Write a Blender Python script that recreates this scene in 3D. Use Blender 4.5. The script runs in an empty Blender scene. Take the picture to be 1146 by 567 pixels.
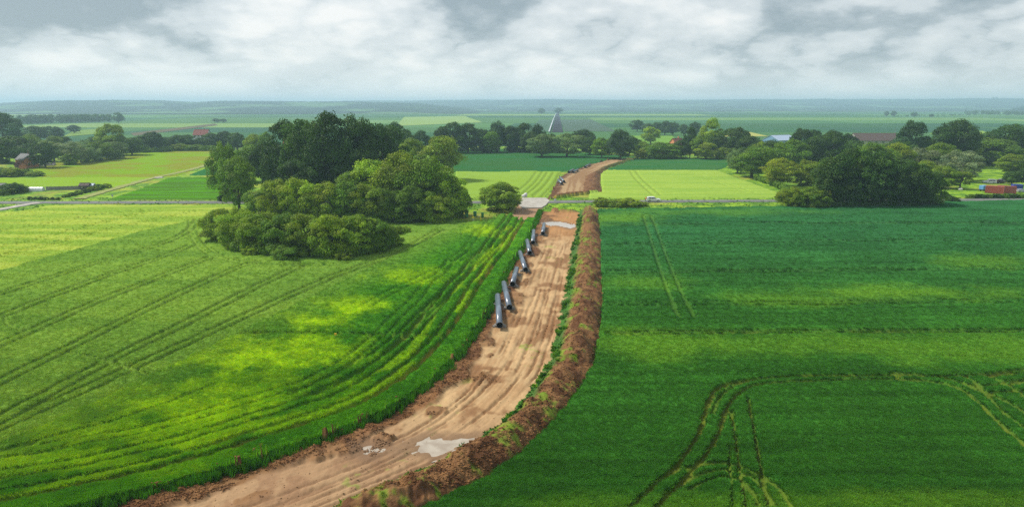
import bpy, bmesh, math, random
import numpy as np
from mathutils import Vector, Matrix

# ------------------------------------------------------------------ camera, sky, sun, exposure
H = 34.0                      # camera height (drone)
F, CX, CY = 764.0, 573.0, 283.5   # focal length and centre in photograph pixels
HORIZON = 118.0
PITCH = math.atan((CY - HORIZON) / F)
CP, SP = math.cos(PITCH), math.sin(PITCH)
SUN_AZ, SUN_EL = math.radians(-75), math.radians(50)   # azimuth from +Y towards +X
EXPOSURE = 1.7

scene = bpy.context.scene
col = scene.collection
cam_data = bpy.data.cameras.new('camera')
cam_data.lens = 36.0 * F / 1146.0
cam_data.sensor_width = 36.0
cam_data.clip_start = 0.5
cam_data.clip_end = 60000
cam = bpy.data.objects.new('camera', cam_data)
cam.location = (0, 0, H)
cam.rotation_euler = (math.pi / 2 - PITCH, 0, 0)
col.objects.link(cam)
scene.camera = cam

scene.view_settings.view_transform = 'Standard'
scene.view_settings.look = 'None'
scene.view_settings.exposure = EXPOSURE
scene.view_settings.gamma = 1.0
scene.view_settings.use_curve_mapping = False
scene.render.engine = 'CYCLES'
cy = scene.cycles
cy.use_denoising = False
cy.denoiser = 'OPENIMAGEDENOISE'
cy.denoising_prefilter = 'ACCURATE'
cy.max_bounces = 6
cy.diffuse_bounces = 3
cy.glossy_bounces = 3
cy.transmission_bounces = 4
cy.transparent_max_bounces = 6
cy.volume_bounces = 1
cy.sample_clamp_indirect = 5.0
cy.use_adaptive_sampling = False

world = bpy.data.worlds.new('World')
scene.world = world
world.use_nodes = True
wt = world.node_tree
for n in list(wt.nodes):
    wt.nodes.remove(n)


class NT:
    """small helper round a node tree"""
    def __init__(self, tree):
        self.t = tree

    def n(self, kind, ins=None, **props):
        nd = self.t.nodes.new(kind)
        for k, v in props.items():
            setattr(nd, k, v)
        for k, v in (ins or {}).items():
            if hasattr(v, 'is_output'):
                self.t.links.new(v, nd.inputs[k])
            else:
                nd.inputs[k].default_value = v
        return nd

    def math(self, op, a, b=0.0, c=None):
        ins = {0: a, 1: b}
        if c is not None:
            ins[2] = c
        return self.n('ShaderNodeMath', ins, operation=op).outputs[0]

    def mix(self, fac, a, b, blend='MIX'):
        nd = self.n('ShaderNodeMix', None, data_type='RGBA', blend_type=blend)
        for idx, v in ((0, fac), (6, a), (7, b)):
            if hasattr(v, 'is_output'):
                self.t.links.new(v, nd.inputs[idx])
            else:
                nd.inputs[idx].default_value = v if idx == 0 else (*v[:3], 1)
        return nd.outputs[2]

    def ramp(self, fac, stops, interp='EASE'):
        nd = self.n('ShaderNodeValToRGB', {0: fac})
        cr = nd.color_ramp
        cr.interpolation = interp
        while len(cr.elements) > 1:
            cr.elements.remove(cr.elements[-1])
        for i, (p, c) in enumerate(stops):
            e = cr.elements[0] if i == 0 else cr.elements.new(p)
            e.position = p
            e.color = (*c[:3], 1) if hasattr(c, '__len__') else (c, c, c, 1)
        return nd.outputs[0]


def build_world():
    w = NT(wt)
    tc = w.n('ShaderNodeTexCoord').outputs['Generated']
    sep = w.n('ShaderNodeSeparateXYZ', {0: tc})
    zc = w.math('MAXIMUM', sep.outputs[2], 0.0)
    den = w.math('ADD', zc, 0.42)
    u = w.math('DIVIDE', sep.outputs[0], den)
    v = w.math('DIVIDE', sep.outputs[1], den)
    zz = w.math('MULTIPLY', w.math('DIVIDE', sep.outputs[2], den), 1.65)
    p = w.n('ShaderNodeCombineXYZ', {0: u, 1: v, 2: zz}).outputs[0]
    p1 = w.n('ShaderNodeVectorMath', {0: p, 1: (83.2, 71.5, 4.1)}, operation='ADD').outputs[0]
    big = w.n('ShaderNodeTexNoise', {'Vector': p1, 'Scale': 1.9, 'Detail': 12.0, 'Roughness': 0.54, 'Distortion': 0.1}).outputs[0]
    # billows: folded noise gives the cauliflower edges of cumulus
    fine = w.n('ShaderNodeTexNoise', {'Vector': p1, 'Scale': 4.6, 'Detail': 9.0, 'Roughness': 0.5, 'Distortion': 0.0}).outputs[0]
    fold = w.math('MULTIPLY', w.math('ABSOLUTE', w.math('SUBTRACT', fine, 0.5)), -0.75)
    dens = w.math('ADD', w.math('MULTIPLY', big, 1.0), fold)
    dens = w.math('ADD', dens, 0.052)
    dens = w.math('ADD', dens, w.math('MULTIPLY', w.math('SUBTRACT', w.math('MINIMUM', zc, 0.2), 0.06), 0.5))
    # thick cloud is dark underneath, thin cloud bright
    cloud = w.ramp(dens, [(0.36, (0.92, 0.91, 0.89)), (0.43, (0.80, 0.82, 0.82)), (0.475, (0.70, 0.735, 0.75)),
                          (0.54, (0.595, 0.64, 0.665)), (0.585, (0.43, 0.485, 0.52)), (0.655, (0.30, 0.36, 0.40))], 'LINEAR')
    veil = w.ramp(zc, [(0.0, 0.9), (0.025, 0.5), (0.07, 0.0)], 'EASE')
    cloud = w.mix(veil, cloud, (0.96, 0.965, 0.96))
    cloud = w.n('ShaderNodeVectorMath', {0: cloud, 3: SKY_GAIN}, operation='SCALE').outputs[0]
    sky = w.n('ShaderNodeTexSky', sky_type='NISHITA', sun_disc=False, sun_elevation=SUN_EL,
              sun_rotation=SUN_AZ, altitude=50.0, air_density=1.0, dust_density=2.0, ozone_density=1.0).outputs[0]
    mixed = w.mix(0.96, sky, cloud)
    bg = w.n('ShaderNodeBackground', {'Color': mixed, 'Strength': 0.1})
    out = w.n('ShaderNodeOutputWorld')
    wt.links.new(bg.outputs[0], out.inputs[0])


SKY_GAIN = 10.7 / (2.0 ** EXPOSURE)
build_world()

sun_data = bpy.data.lights.new('sun', 'SUN')
sun_data.energy = 1.5
sun_data.angle = math.radians(10)
sun_data.color = (1.0, 0.955, 0.88)
sun = bpy.data.objects.new('sun', sun_data)
col.objects.link(sun)
sd = Vector((math.sin(SUN_AZ) * math.cos(SUN_EL), math.cos(SUN_AZ) * math.cos(SUN_EL), math.sin(SUN_EL)))
sun.rotation_euler = sd.to_track_quat('Z', 'Y').to_euler()
sun.location = sd * 300

rng = np.random.default_rng(7)
random.seed(7)


# ------------------------------------------------------------------ pixel <-> ground
def G(px, py, z=0.0):
    """point of the plane at height z under a photograph pixel"""
    a = (np.asarray(px, float) - CX) / F
    b = (CY - np.asarray(py, float)) / F
    dy = CP + b * SP
    dz = -SP + b * CP
    t = (z - H) / dz
    return a * t, dy * t


def P(x, y, z=0.0):
    d = y * CP + (H - z) * SP
    v = y * SP - (H - z) * CP
    return CX + F * x / d, CY - F * v / d


def z_at(py, y):
    """height of the point at ground distance y that shows at row py"""
    b = (CY - py) / F
    return H + y * (-SP + b * CP) / (CP + b * SP)


def pts(pl, z=0.0):
    return [tuple(float(c) for c in G(x, y, z)) for x, y in pl]


def ppm(py):
    """photograph pixels per metre across at ground row py"""
    y = float(G(CX, py)[1])
    return F / (y * CP + H * SP)


# ------------------------------------------------------------------ numpy noise and geometry helpers
def _hash(xi, yi, s):
    n = (xi.astype(np.int64) * 374761393 + yi.astype(np.int64) * 668265263 + s * 974634777) & 0xffffffff
    n = ((n ^ (n >> 13)) * 1274126177) & 0xffffffff
    n = ((n ^ (n >> 15)) * 2246822519) & 0xffffffff
    return ((n ^ (n >> 16)) & 0xffffff) / float(0xffffff)


def vnoise(x, y, s=0):
    x = np.asarray(x, float); y = np.asarray(y, float)
    xi = np.floor(x); yi = np.floor(y)
    fx = x - xi; fy = y - yi
    fx = fx * fx * (3 - 2 * fx); fy = fy * fy * (3 - 2 * fy)
    a = _hash(xi, yi, s); b = _hash(xi + 1, yi, s); c = _hash(xi, yi + 1, s); d = _hash(xi + 1, yi + 1, s)
    return (a * (1 - fx) + b * fx) * (1 - fy) + (c * (1 - fx) + d * fx) * fy


def fbm(x, y, octv=4, s=0):
    v = 0.0; a = 0.5; t = 0.0
    for k in range(octv):
        v = v + a * vnoise(x * 2 ** k + 17.3 * k, y * 2 ** k - 9.1 * k, s + k)
        t += a; a *= 0.5
    return v / t


def sstep(a, b, x):
    t = np.clip((x - a) / (b - a), 0, 1)
    return t * t * (3 - 2 * t)


def inpoly(x, y, poly):
    x = np.asarray(x); y = np.asarray(y)
    res = np.zeros(x.shape, bool)
    p = np.array(poly, float)
    m = (x >= p[:, 0].min()) & (x <= p[:, 0].max()) & (y >= p[:, 1].min()) & (y <= p[:, 1].max())
    if not m.any():
        return res
    xs = x[m]; ys = y[m]; r = np.zeros(xs.shape, bool)
    for i in range(len(p)):
        x0, y0 = p[i - 1]; x1, y1 = p[i]
        if y0 == y1:
            continue
        c = ((y0 > ys) != (y1 > ys)) & (xs < (x1 - x0) * (ys - y0) / (y1 - y0) + x0)
        r ^= c
    res[m] = r
    return res


def resample(poly, step):
    out = []
    for (x0, y0), (x1, y1) in zip(poly[:-1], poly[1:]):
        n = max(1, int(math.hypot(x1 - x0, y1 - y0) / step))
        for k in range(n):
            out.append((x0 + (x1 - x0) * k / n, y0 + (y1 - y0) * k / n))
    out.append(poly[-1])
    return out


def smooth(poly, it=2):
    for _ in range(it):
        q = [poly[0]]
        for (x0, y0), (x1, y1) in zip(poly[:-1], poly[1:]):
            q.append((0.75 * x0 + 0.25 * x1, 0.75 * y0 + 0.25 * y1))
            q.append((0.25 * x0 + 0.75 * x1, 0.25 * y0 + 0.75 * y1))
        q.append(poly[-1])
        poly = q
    return poly


def pdist(x, y, poly, reach=None):
    """distance to a polyline, and distance travelled along it"""
    best = np.full(x.shape, 1e9); along = np.zeros(x.shape)
    p = np.array(poly, float)
    if reach is not None:
        m = ((x > p[:, 0].min() - reach) & (x < p[:, 0].max() + reach) &
             (y > p[:, 1].min() - reach) & (y < p[:, 1].max() + reach))
        if not m.any():
            return best, along
        b, a = pdist(x[m], y[m], poly)
        best[m] = b; along[m] = a
        return best, along
    acc = 0.0
    for (x0, y0), (x1, y1) in zip(p[:-1], p[1:]):
        dx, dy = x1 - x0, y1 - y0
        L = math.hypot(dx, dy)
        if L < 1e-9:
            continue
        t = np.clip(((x - x0) * dx + (y - y0) * dy) / (L * L), 0, 1)
        d = np.hypot(x - x0 - t * dx, y - y0 - t * dy)
        m = d < best
        best[m] = d[m]; along[m] = acc + t[m] * L
        acc += L
    return best, along


def lin(r, g, b, k=1.0):
    f = lambda c: (c / 255 / 12.92) if c <= 10.3 else (((c / 255) + 0.055) / 1.055) ** 2.4
    return np.array([f(r), f(g), f(b)]) * k


# ------------------------------------------------------------------ objects
def new_obj(name, me, parent=None, **props):
    o = bpy.data.objects.new(name, me)
    col.objects.link(o)
    if parent is not None:
        o.parent = parent
    for k, v in props.items():
        o[k] = v
    return o


def empty(name, loc, rz=0.0, **props):
    o = bpy.data.objects.new(name, None)
    o.empty_display_size = 0.2
    o.location = loc
    o.rotation_euler = (0, 0, rz)
    col.objects.link(o)
    for k, v in props.items():
        o[k] = v
    return o


def np_mesh(name, verts, faces, mats=(), smooth_shade=False, colattr=None):
    """verts (n,3), faces (m,k) with one k"""
    me = bpy.data.meshes.new(name)
    verts = np.asarray(verts, np.float32); faces = np.asarray(faces, np.int32)
    me.vertices.add(len(verts))
    me.vertices.foreach_set('co', verts.ravel())
    m, k = faces.shape
    me.loops.add(m * k)
    me.loops.foreach_set('vertex_index', faces.ravel())
    me.polygons.add(m)
    me.polygons.foreach_set('loop_start', np.arange(0, m * k, k, dtype=np.int32))
    me.polygons.foreach_set('loop_total', np.full(m, k, np.int32))
    if smooth_shade:
        me.polygons.foreach_set('use_smooth', np.ones(m, bool))
    me.update(calc_edges=True)
    for mt in mats:
        me.materials.append(mt)
    if colattr is not None:
        at = me.color_attributes.new('col', 'FLOAT_COLOR', 'POINT')
        c = np.ones((len(verts), 4), np.float32); c[:, :3] = colattr
        at.data.foreach_set('color', c.ravel())
    return me


class MB:
    """collects boxes, prisms and tubes into one mesh"""
    def __init__(self):
        self.bm = bmesh.new()

    def box(self, c, s, rz=0.0, bevel=0.0, rot=None):
        r = bmesh.ops.create_cube(self.bm, size=1.0)
        vs = r['verts']
        M = Matrix.Translation(c) @ (rot.to_4x4() if rot is not None else Matrix.Rotation(rz, 4, 'Z')) @ Matrix.Diagonal((*s, 1))
        bmesh.ops.transform(self.bm, matrix=M, verts=vs)
        if bevel > 0:
            es = list({e for v in vs for e in v.link_edges})
            bmesh.ops.bevel(self.bm, geom=es, offset=bevel, segments=2, profile=0.5, affect='EDGES')
        return self

    def prism(self, prof, y0, y1, axis='y', inset=None):
        """closed profile in (x,z) pulled from y0 to y1; inset scales the far caps"""
        def mk(y, k):
            out = []
            for (a, b) in prof:
                out.append(self.bm.verts.new((a, y, b) if axis == 'y' else (y, a, b)))
            return out
        A = mk(y0, 0); B = mk(y1, 1); n = len(prof)
        self.bm.faces.new(A); self.bm.faces.new(B[::-1])
        for i in range(n):
            self.bm.faces.new((A[i], B[i], B[(i + 1) % n], A[(i + 1) % n]))
        bmesh.ops.recalc_face_normals(self.bm, faces=self.bm.faces[:])
        return self

    def poly(self, pts3):
        vs = [self.bm.verts.new(p) for p in pts3]
        self.bm.faces.new(vs)
        return self

    def tube(self, path, radii, seg=8, caps=True):
        rings = []
        for i, p in enumerate(path):
            p = Vector(p)
            d = (Vector(path[min(i + 1, len(path) - 1)]) - Vector(path[max(i - 1, 0)]))
            d.normalize()
            up = Vector((0, 0, 1)) if abs(d.z) < 0.9 else Vector((1, 0, 0))
            a = d.cross(up).normalized(); b = d.cross(a).normalized()
            r = radii[i] if hasattr(radii, '__len__') else radii
            rings.append([self.bm.verts.new(p + (a * math.cos(2 * math.pi * k / seg) + b * math.sin(2 * math.pi * k / seg)) * r) for k in range(seg)])
        for A, B in zip(rings[:-1], rings[1:]):
            for k in range(seg):
                self.bm.faces.new((A[k], A[(k + 1) % seg], B[(k + 1) % seg], B[k]))
        if caps:
            self.bm.faces.new(rings[0][::-1]); self.bm.faces.new(rings[-1])
        return self

    def mesh(self, name, mat, smooth_shade=False):
        me = bpy.data.meshes.new(name)
        bmesh.ops.recalc_face_normals(self.bm, faces=self.bm.faces[:])
        self.bm.to_mesh(me); self.bm.free()
        if smooth_shade:
            me.polygons.foreach_set('use_smooth', np.ones(len(me.polygons), bool))
        me.materials.append(mat)
        return me

    def build(self, name, mat, parent=None, smooth_shade=False, **props):
        return new_obj(name, self.mesh(name, mat, smooth_shade), parent, **props)


# ------------------------------------------------------------------ materials
def new_mat(name):
    m = bpy.data.materials.new(name)
    m.use_nodes = True
    for n in list(m.node_tree.nodes):
        m.node_tree.nodes.remove(n)
    return m, NT(m.node_tree)


def finish(m, w, shader):
    out = w.n('ShaderNodeOutputMaterial')
    w.t.links.new(shader, out.inputs['Surface'])
    return m


def paint(name, rgb, rough=0.5, metal=0.0, grime=0.25, scale=3.0, bump=0.0, spec=0.5):
    m, w = new_mat(name)
    tc = w.n('ShaderNodeTexCoord').outputs['Object']
    nz = w.n('ShaderNodeTexNoise', {'Vector': tc, 'Scale': scale, 'Detail': 6.0, 'Roughness': 0.65}).outputs[0]
    f = w.ramp(nz, [(0.35, 0.0), (0.7, 1.0)])
    c = w.mix(w.math('MULTIPLY', f, grime), rgb, tuple(x * 0.45 + 0.03 for x in rgb))
    b = w.n('ShaderNodeBsdfPrincipled', {'Base Color': c, 'Roughness': rough, 'Metallic': metal, 'Specular IOR Level': spec})
    if bump:
        bp = w.n('ShaderNodeBump', {'Strength': bump, 'Distance': 0.05, 'Height': nz})
        w.t.links.new(bp.outputs[0], b.inputs['Normal'])
    return finish(m, w, b.outputs[0])


def ground_mat(name, scale1, amp1, scale2, amp2, rough=0.9, bump=0.4, bdist=0.15, stretch=(1, 1, 1), spec=0.15, sheen=0.0):
    """colour attribute broken up by two scales of noise"""
    m, w = new_mat(name)
    tc = w.n('ShaderNodeTexCoord').outputs['Object']
    v = w.n('ShaderNodeVectorMath', {0: tc, 1: stretch}, operation='MULTIPLY').outputs[0]
    n1 = w.n('ShaderNodeTexNoise', {'Vector': v, 'Scale': scale1, 'Detail': 5.0, 'Roughness': 0.6}).outputs[0]
    n2 = w.n('ShaderNodeTexNoise', {'Vector': v, 'Scale': scale2, 'Detail': 3.0, 'Roughness': 0.7}).outputs[0]
    g1 = w.math('MULTIPLY_ADD', w.math('SUBTRACT', n1, 0.5), amp1, 1.0)
    g2 = w.math('MULTIPLY_ADD', w.math('SUBTRACT', n2, 0.5), amp2, 1.0)
    g = w.math('MULTIPLY', g1, g2)
    at = w.n('ShaderNodeAttribute', attribute_name='col').outputs['Color']
    c = w.n('ShaderNodeVectorMath', {0: at, 3: g}, operation='SCALE').outputs[0]
    b = w.n('ShaderNodeBsdfPrincipled', {'Base Color': c, 'Roughness': rough, 'Specular IOR Level': spec})
    bp = w.n('ShaderNodeBump', {'Strength': bump, 'Distance': bdist, 'Height': n2})
    w.t.links.new(bp.outputs[0], b.inputs['Normal'])
    return finish(m, w, b.outputs[0])


M_CROP = ground_mat('crop_canopy', 0.5, 0.35, 5.0, 1.2, bump=0.7, bdist=0.2, spec=0.0, rough=1.0)
M_SOIL = ground_mat('turned_soil', 0.9, 0.5, 6.0, 0.7, bump=0.8, bdist=0.12)
M_SAND = ground_mat('sandy_subsoil', 0.6, 0.25, 5.0, 0.35, bump=0.5, bdist=0.06)
M_MEADOW = ground_mat('rough_grass', 0.25, 0.6, 3.0, 0.9, bump=0.8, bdist=0.25)
M_FAR = ground_mat('distant_field', 0.01, 0.25, 0.06, 0.25, bump=0.0, stretch=(0.35, 1, 1))


def leaf_mat():
    m, w = new_mat('leaves')
    oc = w.n('ShaderNodeObjectInfo').outputs['Color']
    at = w.n('ShaderNodeAttribute', attribute_name='col').outputs['Color']
    c = w.mix(1.0, oc, at, 'MULTIPLY')
    d = w.n('ShaderNodeBsdfPrincipled', {'Base Color': c, 'Roughness': 0.6, 'Specular IOR Level': 0.2})
    tcol = w.n('ShaderNodeVectorMath', {0: c, 1: (1.15, 1.25, 0.6)}, operation='MULTIPLY').outputs[0]
    t = w.n('ShaderNodeBsdfTranslucent', {'Color': tcol})
    mx = w.n('ShaderNodeMixShader', {0: 0.3, 1: d.outputs[0], 2: t.outputs[0]})
    return finish(m, w, mx.outputs[0])


def blade_mat():
    m, w = new_mat('crop_blades')
    at = w.n('ShaderNodeAttribute', attribute_name='tint', attribute_type='INSTANCER').outputs['Color']
    d = w.n('ShaderNodeBsdfPrincipled', {'Base Color': at, 'Roughness': 0.8, 'Specular IOR Level': 0.05})
    tcol = w.n('ShaderNodeVectorMath', {0: at, 1: (1.2, 1.25, 0.6)}, operation='MULTIPLY').outputs[0]
    t = w.n('ShaderNodeBsdfTranslucent', {'Color': tcol})
    mx = w.n('ShaderNodeMixShader', {0: 0.35, 1: d.outputs[0], 2: t.outputs[0]})
    return finish(m, w, mx.outputs[0])


M_LEAF = leaf_mat()
M_BLADE = blade_mat()
M_BARK = paint('bark', (0.09, 0.07, 0.05), 0.9, grime=0.6, scale=8, bump=0.5)


def asphalt_mat():
    m, w = new_mat('worn_asphalt')
    tc = w.n('ShaderNodeTexCoord').outputs['Object']
    n1 = w.n('ShaderNodeTexNoise', {'Vector': tc, 'Scale': 0.4, 'Detail': 6.0, 'Roughness': 0.6}).outputs[0]
    n2 = w.n('ShaderNodeTexNoise', {'Vector': tc, 'Scale': 9.0, 'Detail': 3.0}).outputs[0]
    c = w.ramp(w.math('MULTIPLY_ADD', n2, 0.3, w.math('MULTIPLY', n1, 0.7)),
               [(0.3, (0.10, 0.105, 0.10)), (0.7, (0.19, 0.19, 0.17))])
    b = w.n('ShaderNodeBsdfPrincipled', {'Base Color': c, 'Roughness': 0.8, 'Specular IOR Level': 0.3})
    return finish(m, w, b.outputs[0])


def gravel_mat():
    m, w = new_mat('pale_gravel')
    tc = w.n('ShaderNodeTexCoord').outputs['Object']
    n1 = w.n('ShaderNodeTexNoise', {'Vector': tc, 'Scale': 0.5, 'Detail': 6.0, 'Roughness': 0.65}).outputs[0]
    n2 = w.n('ShaderNodeTexVoronoi', {'Vector': tc, 'Scale': 7.0}).outputs[0]
    c = w.ramp(w.math('MULTIPLY_ADD', n2, 0.35, w.math('MULTIPLY', n1, 0.75)),
               [(0.3, (0.24, 0.21, 0.17)), (0.7, (0.44, 0.41, 0.36))])
    b = w.n('ShaderNodeBsdfPrincipled', {'Base Color': c, 'Roughness': 0.9, 'Specular IOR Level': 0.2})
    return finish(m, w, b.outputs[0])


def water_mat():
    m, w = new_mat('muddy_water')
    tc = w.n('ShaderNodeTexCoord').outputs['Object']
    n1 = w.n('ShaderNodeTexNoise', {'Vector': tc, 'Scale': 0.8, 'Detail': 4.0}).outputs[0]
    c = w.ramp(n1, [(0.3, (0.30, 0.235, 0.17)), (0.7, (0.42, 0.36, 0.28))])
    b = w.n('ShaderNodeBsdfPrincipled', {'Base Color': c, 'Roughness': 0.08, 'Specular IOR Level': 0.9, 'IOR': 1.45})
    n3 = w.n('ShaderNodeTexNoise', {'Vector': tc, 'Scale': 3.0, 'Detail': 2.0}).outputs[0]
    bp = w.n('ShaderNodeBump', {'Strength': 0.08, 'Distance': 0.02, 'Height': n3})
    w.t.links.new(bp.outputs[0], b.inputs['Normal'])
    return finish(m, w, b.outputs[0])


M_ASPHALT, M_GRAVEL, M_WATER = asphalt_mat(), gravel_mat(), water_mat()

# ------------------------------------------------------------------ layout of the land, traced from the photograph
K = 0.60     # photograph colour (linear) -> albedo
EDGE_L = smooth(pts([(-160, 624), (-60, 606), (40, 586), (120, 567), (180, 552), (266, 527), (316, 511), (375, 491), (434, 464), (470, 441),
                     (498, 416), (521, 388), (537, 365), (554, 329), (570, 298), (587, 275), (601, 244), (604, 237)]), 2)
EDGE_S = smooth(pts([(290, 605), (345, 584), (398, 560), (452, 537), (507, 510), (556, 478), (593, 440), (616, 406), (627, 357), (633, 329),
                     (639, 286), (646, 250), (648, 237)]), 2)
EDGE_R = smooth(pts([(400, 612), (450, 588), (493, 567), (530, 548), (579, 520), (602, 494), (630, 469), (656, 430), (671, 389), (675, 343),
                     (674, 300), (673, 258), (669, 236)]), 2)
FAR_L = pts([(613, 223.5), (619, 211), (625, 199), (641, 191), (660, 184), (680, 179), (711, 176.5)])
FAR_S = pts([(652, 216), (653.5, 205), (656, 197), (674, 188.5), (690, 183.5), (706, 179.6), (716, 177.4)])
FAR_R = pts([(674, 215.5), (672, 205), (673, 196), (681, 189), (698, 183.3), (716, 178.5)])
BC_LINE = pts([(-400, 690), (-80, 545), (0, 509), (97, 464), (174, 427), (243, 391), (308, 359), (363, 330), (417, 303), (471, 275.5), (512, 259), (545, 245)])
AB_LINE = pts([(-420, 425), (-120, 340), (0, 306), (79, 283.5), (159, 261), (232, 245), (262, 237)])

STRIP = EDGE_L + EDGE_R[::-1]
SANDP = EDGE_L + EDGE_S[::-1]
FSTRIP = FAR_L + FAR_R[::-1]
FSAND = FAR_L + FAR_S[::-1]
FIELD_C = BC_LINE + [EDGE_L[-1]] + EDGE_L[::-1] + pts([(-150, 650), (-400, 690)])
FIELD_B = AB_LINE + pts([(300, 234), (430, 236), (520, 247), (545, 245)]) + BC_LINE[::-1] + pts([(-420, 600)])
FIELD_A = AB_LINE + pts([(262, 231.5), (150, 230.5), (60, 231), (20, 238), (-100, 246), (-420, 262)])
FIELD_D = EDGE_R + pts([(720, 235.5), (800, 234), (872, 233), (960, 230.5), (1050, 227.5), (1146, 225.5), (1500, 219), (1500, 650), (380, 650)])
FIELDS_FAR = {
    'E1': pts([(511, 193.5), (628, 192.5), (620, 207), (610, 221), (575, 221.5), (536, 222.5), (508, 222.5)]),
    'E2': pts([(505, 168), (560, 167), (660, 172), (712, 176.2), (680, 178.6), (641, 190.5), (628, 192.3), (505, 193.2)]),
    'F1': pts([(674, 191.5), (802, 191), (822, 199), (850, 209), (877, 219), (879, 222), (740, 222.8), (660, 222.6), (660, 216.5), (675, 216), (673, 200)]),
    'F2': pts([(717, 178.2), (735, 176.5), (812, 178), (822, 183), (802, 190.7), (680, 191), (683, 189), (699, 183.4)]),
    'G1': pts([(-60, 200.5), (100, 199), (172, 198.8), (150, 206), (124, 212), (60, 209), (-60, 209.5)]),
    'G2': pts([(30, 187.5), (90, 178), (180, 168.3), (241, 168), (243, 180), (220, 189), (198, 197.2), (172, 198.3), (48, 198), (44, 193)]),
    'G3': pts([(122, 224), (160, 211), (190, 199.6), (255, 198), (262, 223.5)]),
    'G4': pts([(213, 196.2), (232, 188.5), (243, 184), (262, 183), (262, 196.5)]),
}
PUDDLES = [pts([(463, 494), (480, 489), (505, 490), (533, 487), (537, 492), (520, 499), (505, 507), (488, 511), (472, 505)]),
           pts([(405, 500), (420, 497), (436, 499), (436, 504), (420, 507), (408, 505)]),
           pts([(603, 249.5), (615, 247), (632, 249), (645, 252), (640, 255.5), (622, 252.5), (610, 252)])]

# tramlines: (photo polyline, pair gauge, width, depth (also a painted shade tint), bare soil)
TR = []


def tram(pl, gauge=1.9, width=0.6, depth=0.6, bare=0.3):
    p = smooth(pts(pl), 2)
    width *= 1.15
    if not gauge:
        TR.append((p, width, depth, bare)); return
    for s in (-0.5, 0.5):
        q = []
        for i, (x, y) in enumerate(p):
            x0, y0 = p[max(i - 1, 0)]; x1, y1 = p[min(i + 1, len(p) - 1)]
            L = math.hypot(x1 - x0, y1 - y0) or 1
            q.append((x - (y1 - y0) / L * gauge * s, y + (x1 - x0) / L * gauge * s))
        TR.append((q, width, depth, bare))


# barley field on the left
tram([(-60, 352), (0, 332.7), (63, 312), (111, 296), (159, 283.5), (200, 268), (214, 258), (222, 247)], bare=0.15, width=0.5, depth=0.5)
tram([(6, 356.5), (48, 339), (111, 315), (175, 293), (205, 281), (216, 276)], bare=0.15, width=0.5, depth=0.5)
tram([(-60, 416), (0, 390), (95, 347), (159, 321.6), (238, 290)], bare=0.2, width=0.5, depth=0.5)
tram([(-60, 462), (0, 432.6), (69, 398), (127, 367.6), (190, 337.5), (247, 310.5), (272, 300), (290, 295)], bare=0.2, width=0.5, depth=0.5)
tram([(-60, 508), (0, 476), (122, 408), (205, 367), (285, 325), (318, 309), (342, 297)], bare=0.2, width=0.5, depth=0.5)
tram([(-60, 515), (0, 484), (149, 417), (243, 372), (328, 332), (386, 306.5), (448, 286), (480, 266), (495, 258)], bare=0.2, width=0.5, depth=0.5)
tram([(216, 248), (217, 262), (225, 276), (240, 289), (280, 297), (330, 300), (400, 296), (440, 285)], gauge=1.9, bare=0.05, depth=0.35)
tram([(6, 357), (8, 366), (24, 373)], gauge=0, width=0.5, depth=0.4, bare=0.0)
tram([(74, 398), (110, 405), (140, 415), (172, 426)], gauge=0, width=0.4, depth=0.4, bare=0.0)
# pale field, upper left
tram([(-40, 250), (30, 240), (60, 234), (130, 233), (220, 234)], gauge=0, width=0.9, depth=0.3, bare=0.0)
tram([(-40, 266), (60, 251), (111, 241), (180, 235)], gauge=0, width=0.9, depth=0.35, bare=0.05)
tram([(-40, 284), (0, 279), (40, 270), (90, 257), (160, 239), (175, 236)], gauge=1.9, width=0.5, depth=0.35, bare=0.05)
tram([(-40, 296), (0, 289), (60, 274), (127, 257), (220, 238)], gauge=1.9, width=0.5, depth=0.35, bare=0.05)
# wheat field on the left: the drill gap and a few curved tracks
tram([(268, 379), (320, 378), (380, 379.5), (450, 379.5), (490, 381)], gauge=0, width=0.7, depth=0.8, bare=0.3)
tram([(330, 452), (390, 424), (440, 392), (470, 360), (500, 330), (540, 290), (575, 255)], gauge=1.9, width=0.5, depth=0.6, bare=0.05)
tram([(-40, 530), (60, 498), (140, 478), (240, 438)], gauge=0, width=0.6, depth=0.35, bare=0.0)
tram([(410, 347), (450, 325), (500, 302), (530, 285)], gauge=1.9, width=0.4, depth=0.4, bare=0.0)
# right field
tram([(690, 254), (860, 252), (1160, 252)], gauge=1.9, depth=0.35, bare=0.0)
tram([(680, 276), (860, 274), (1160, 271)], gauge=1.9, depth=0.4, bare=0.0)
tram([(680, 308), (860, 306.5), (1160, 304)], gauge=1.9, depth=0.6, bare=0.1)
tram([(680, 345), (860, 344.5), (1160, 341)], gauge=1.9, depth=0.5, bare=0.05)
tram([(680, 378), (860, 377), (1010, 375.5), (1160, 375.5)], gauge=1.2, width=0.6, depth=0.6, bare=0.4)
tram([(724, 243), (731, 262), (738, 284), (751, 322), (768, 360)], gauge=2.4, width=0.6, depth=0.4, bare=0.05)
tram([(690, 590), (716, 565), (758, 528), (783, 491), (791, 456), (801, 439), (828, 431), (895, 426), (996, 427), (1081, 427), (1160, 417)], gauge=0, width=0.48, depth=0.55, bare=0.7)
tram([(722, 590), (743, 565), (784, 524), (803, 495), (811, 464), (828, 442.5), (856, 434), (933, 431), (1004, 431), (1062, 437), (1085, 448), (1112, 476), (1146, 507), (1170, 530)], gauge=0, width=0.48, depth=0.55, bare=0.7)
tram([(797, 470), (804, 448), (822, 436), (850, 430)], gauge=0, width=0.5, depth=0.5, bare=0.3)
tram([(818, 466), (824, 514), (832, 565), (836, 595)], gauge=0, width=0.34, depth=0.7, bare=0.5)
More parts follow.
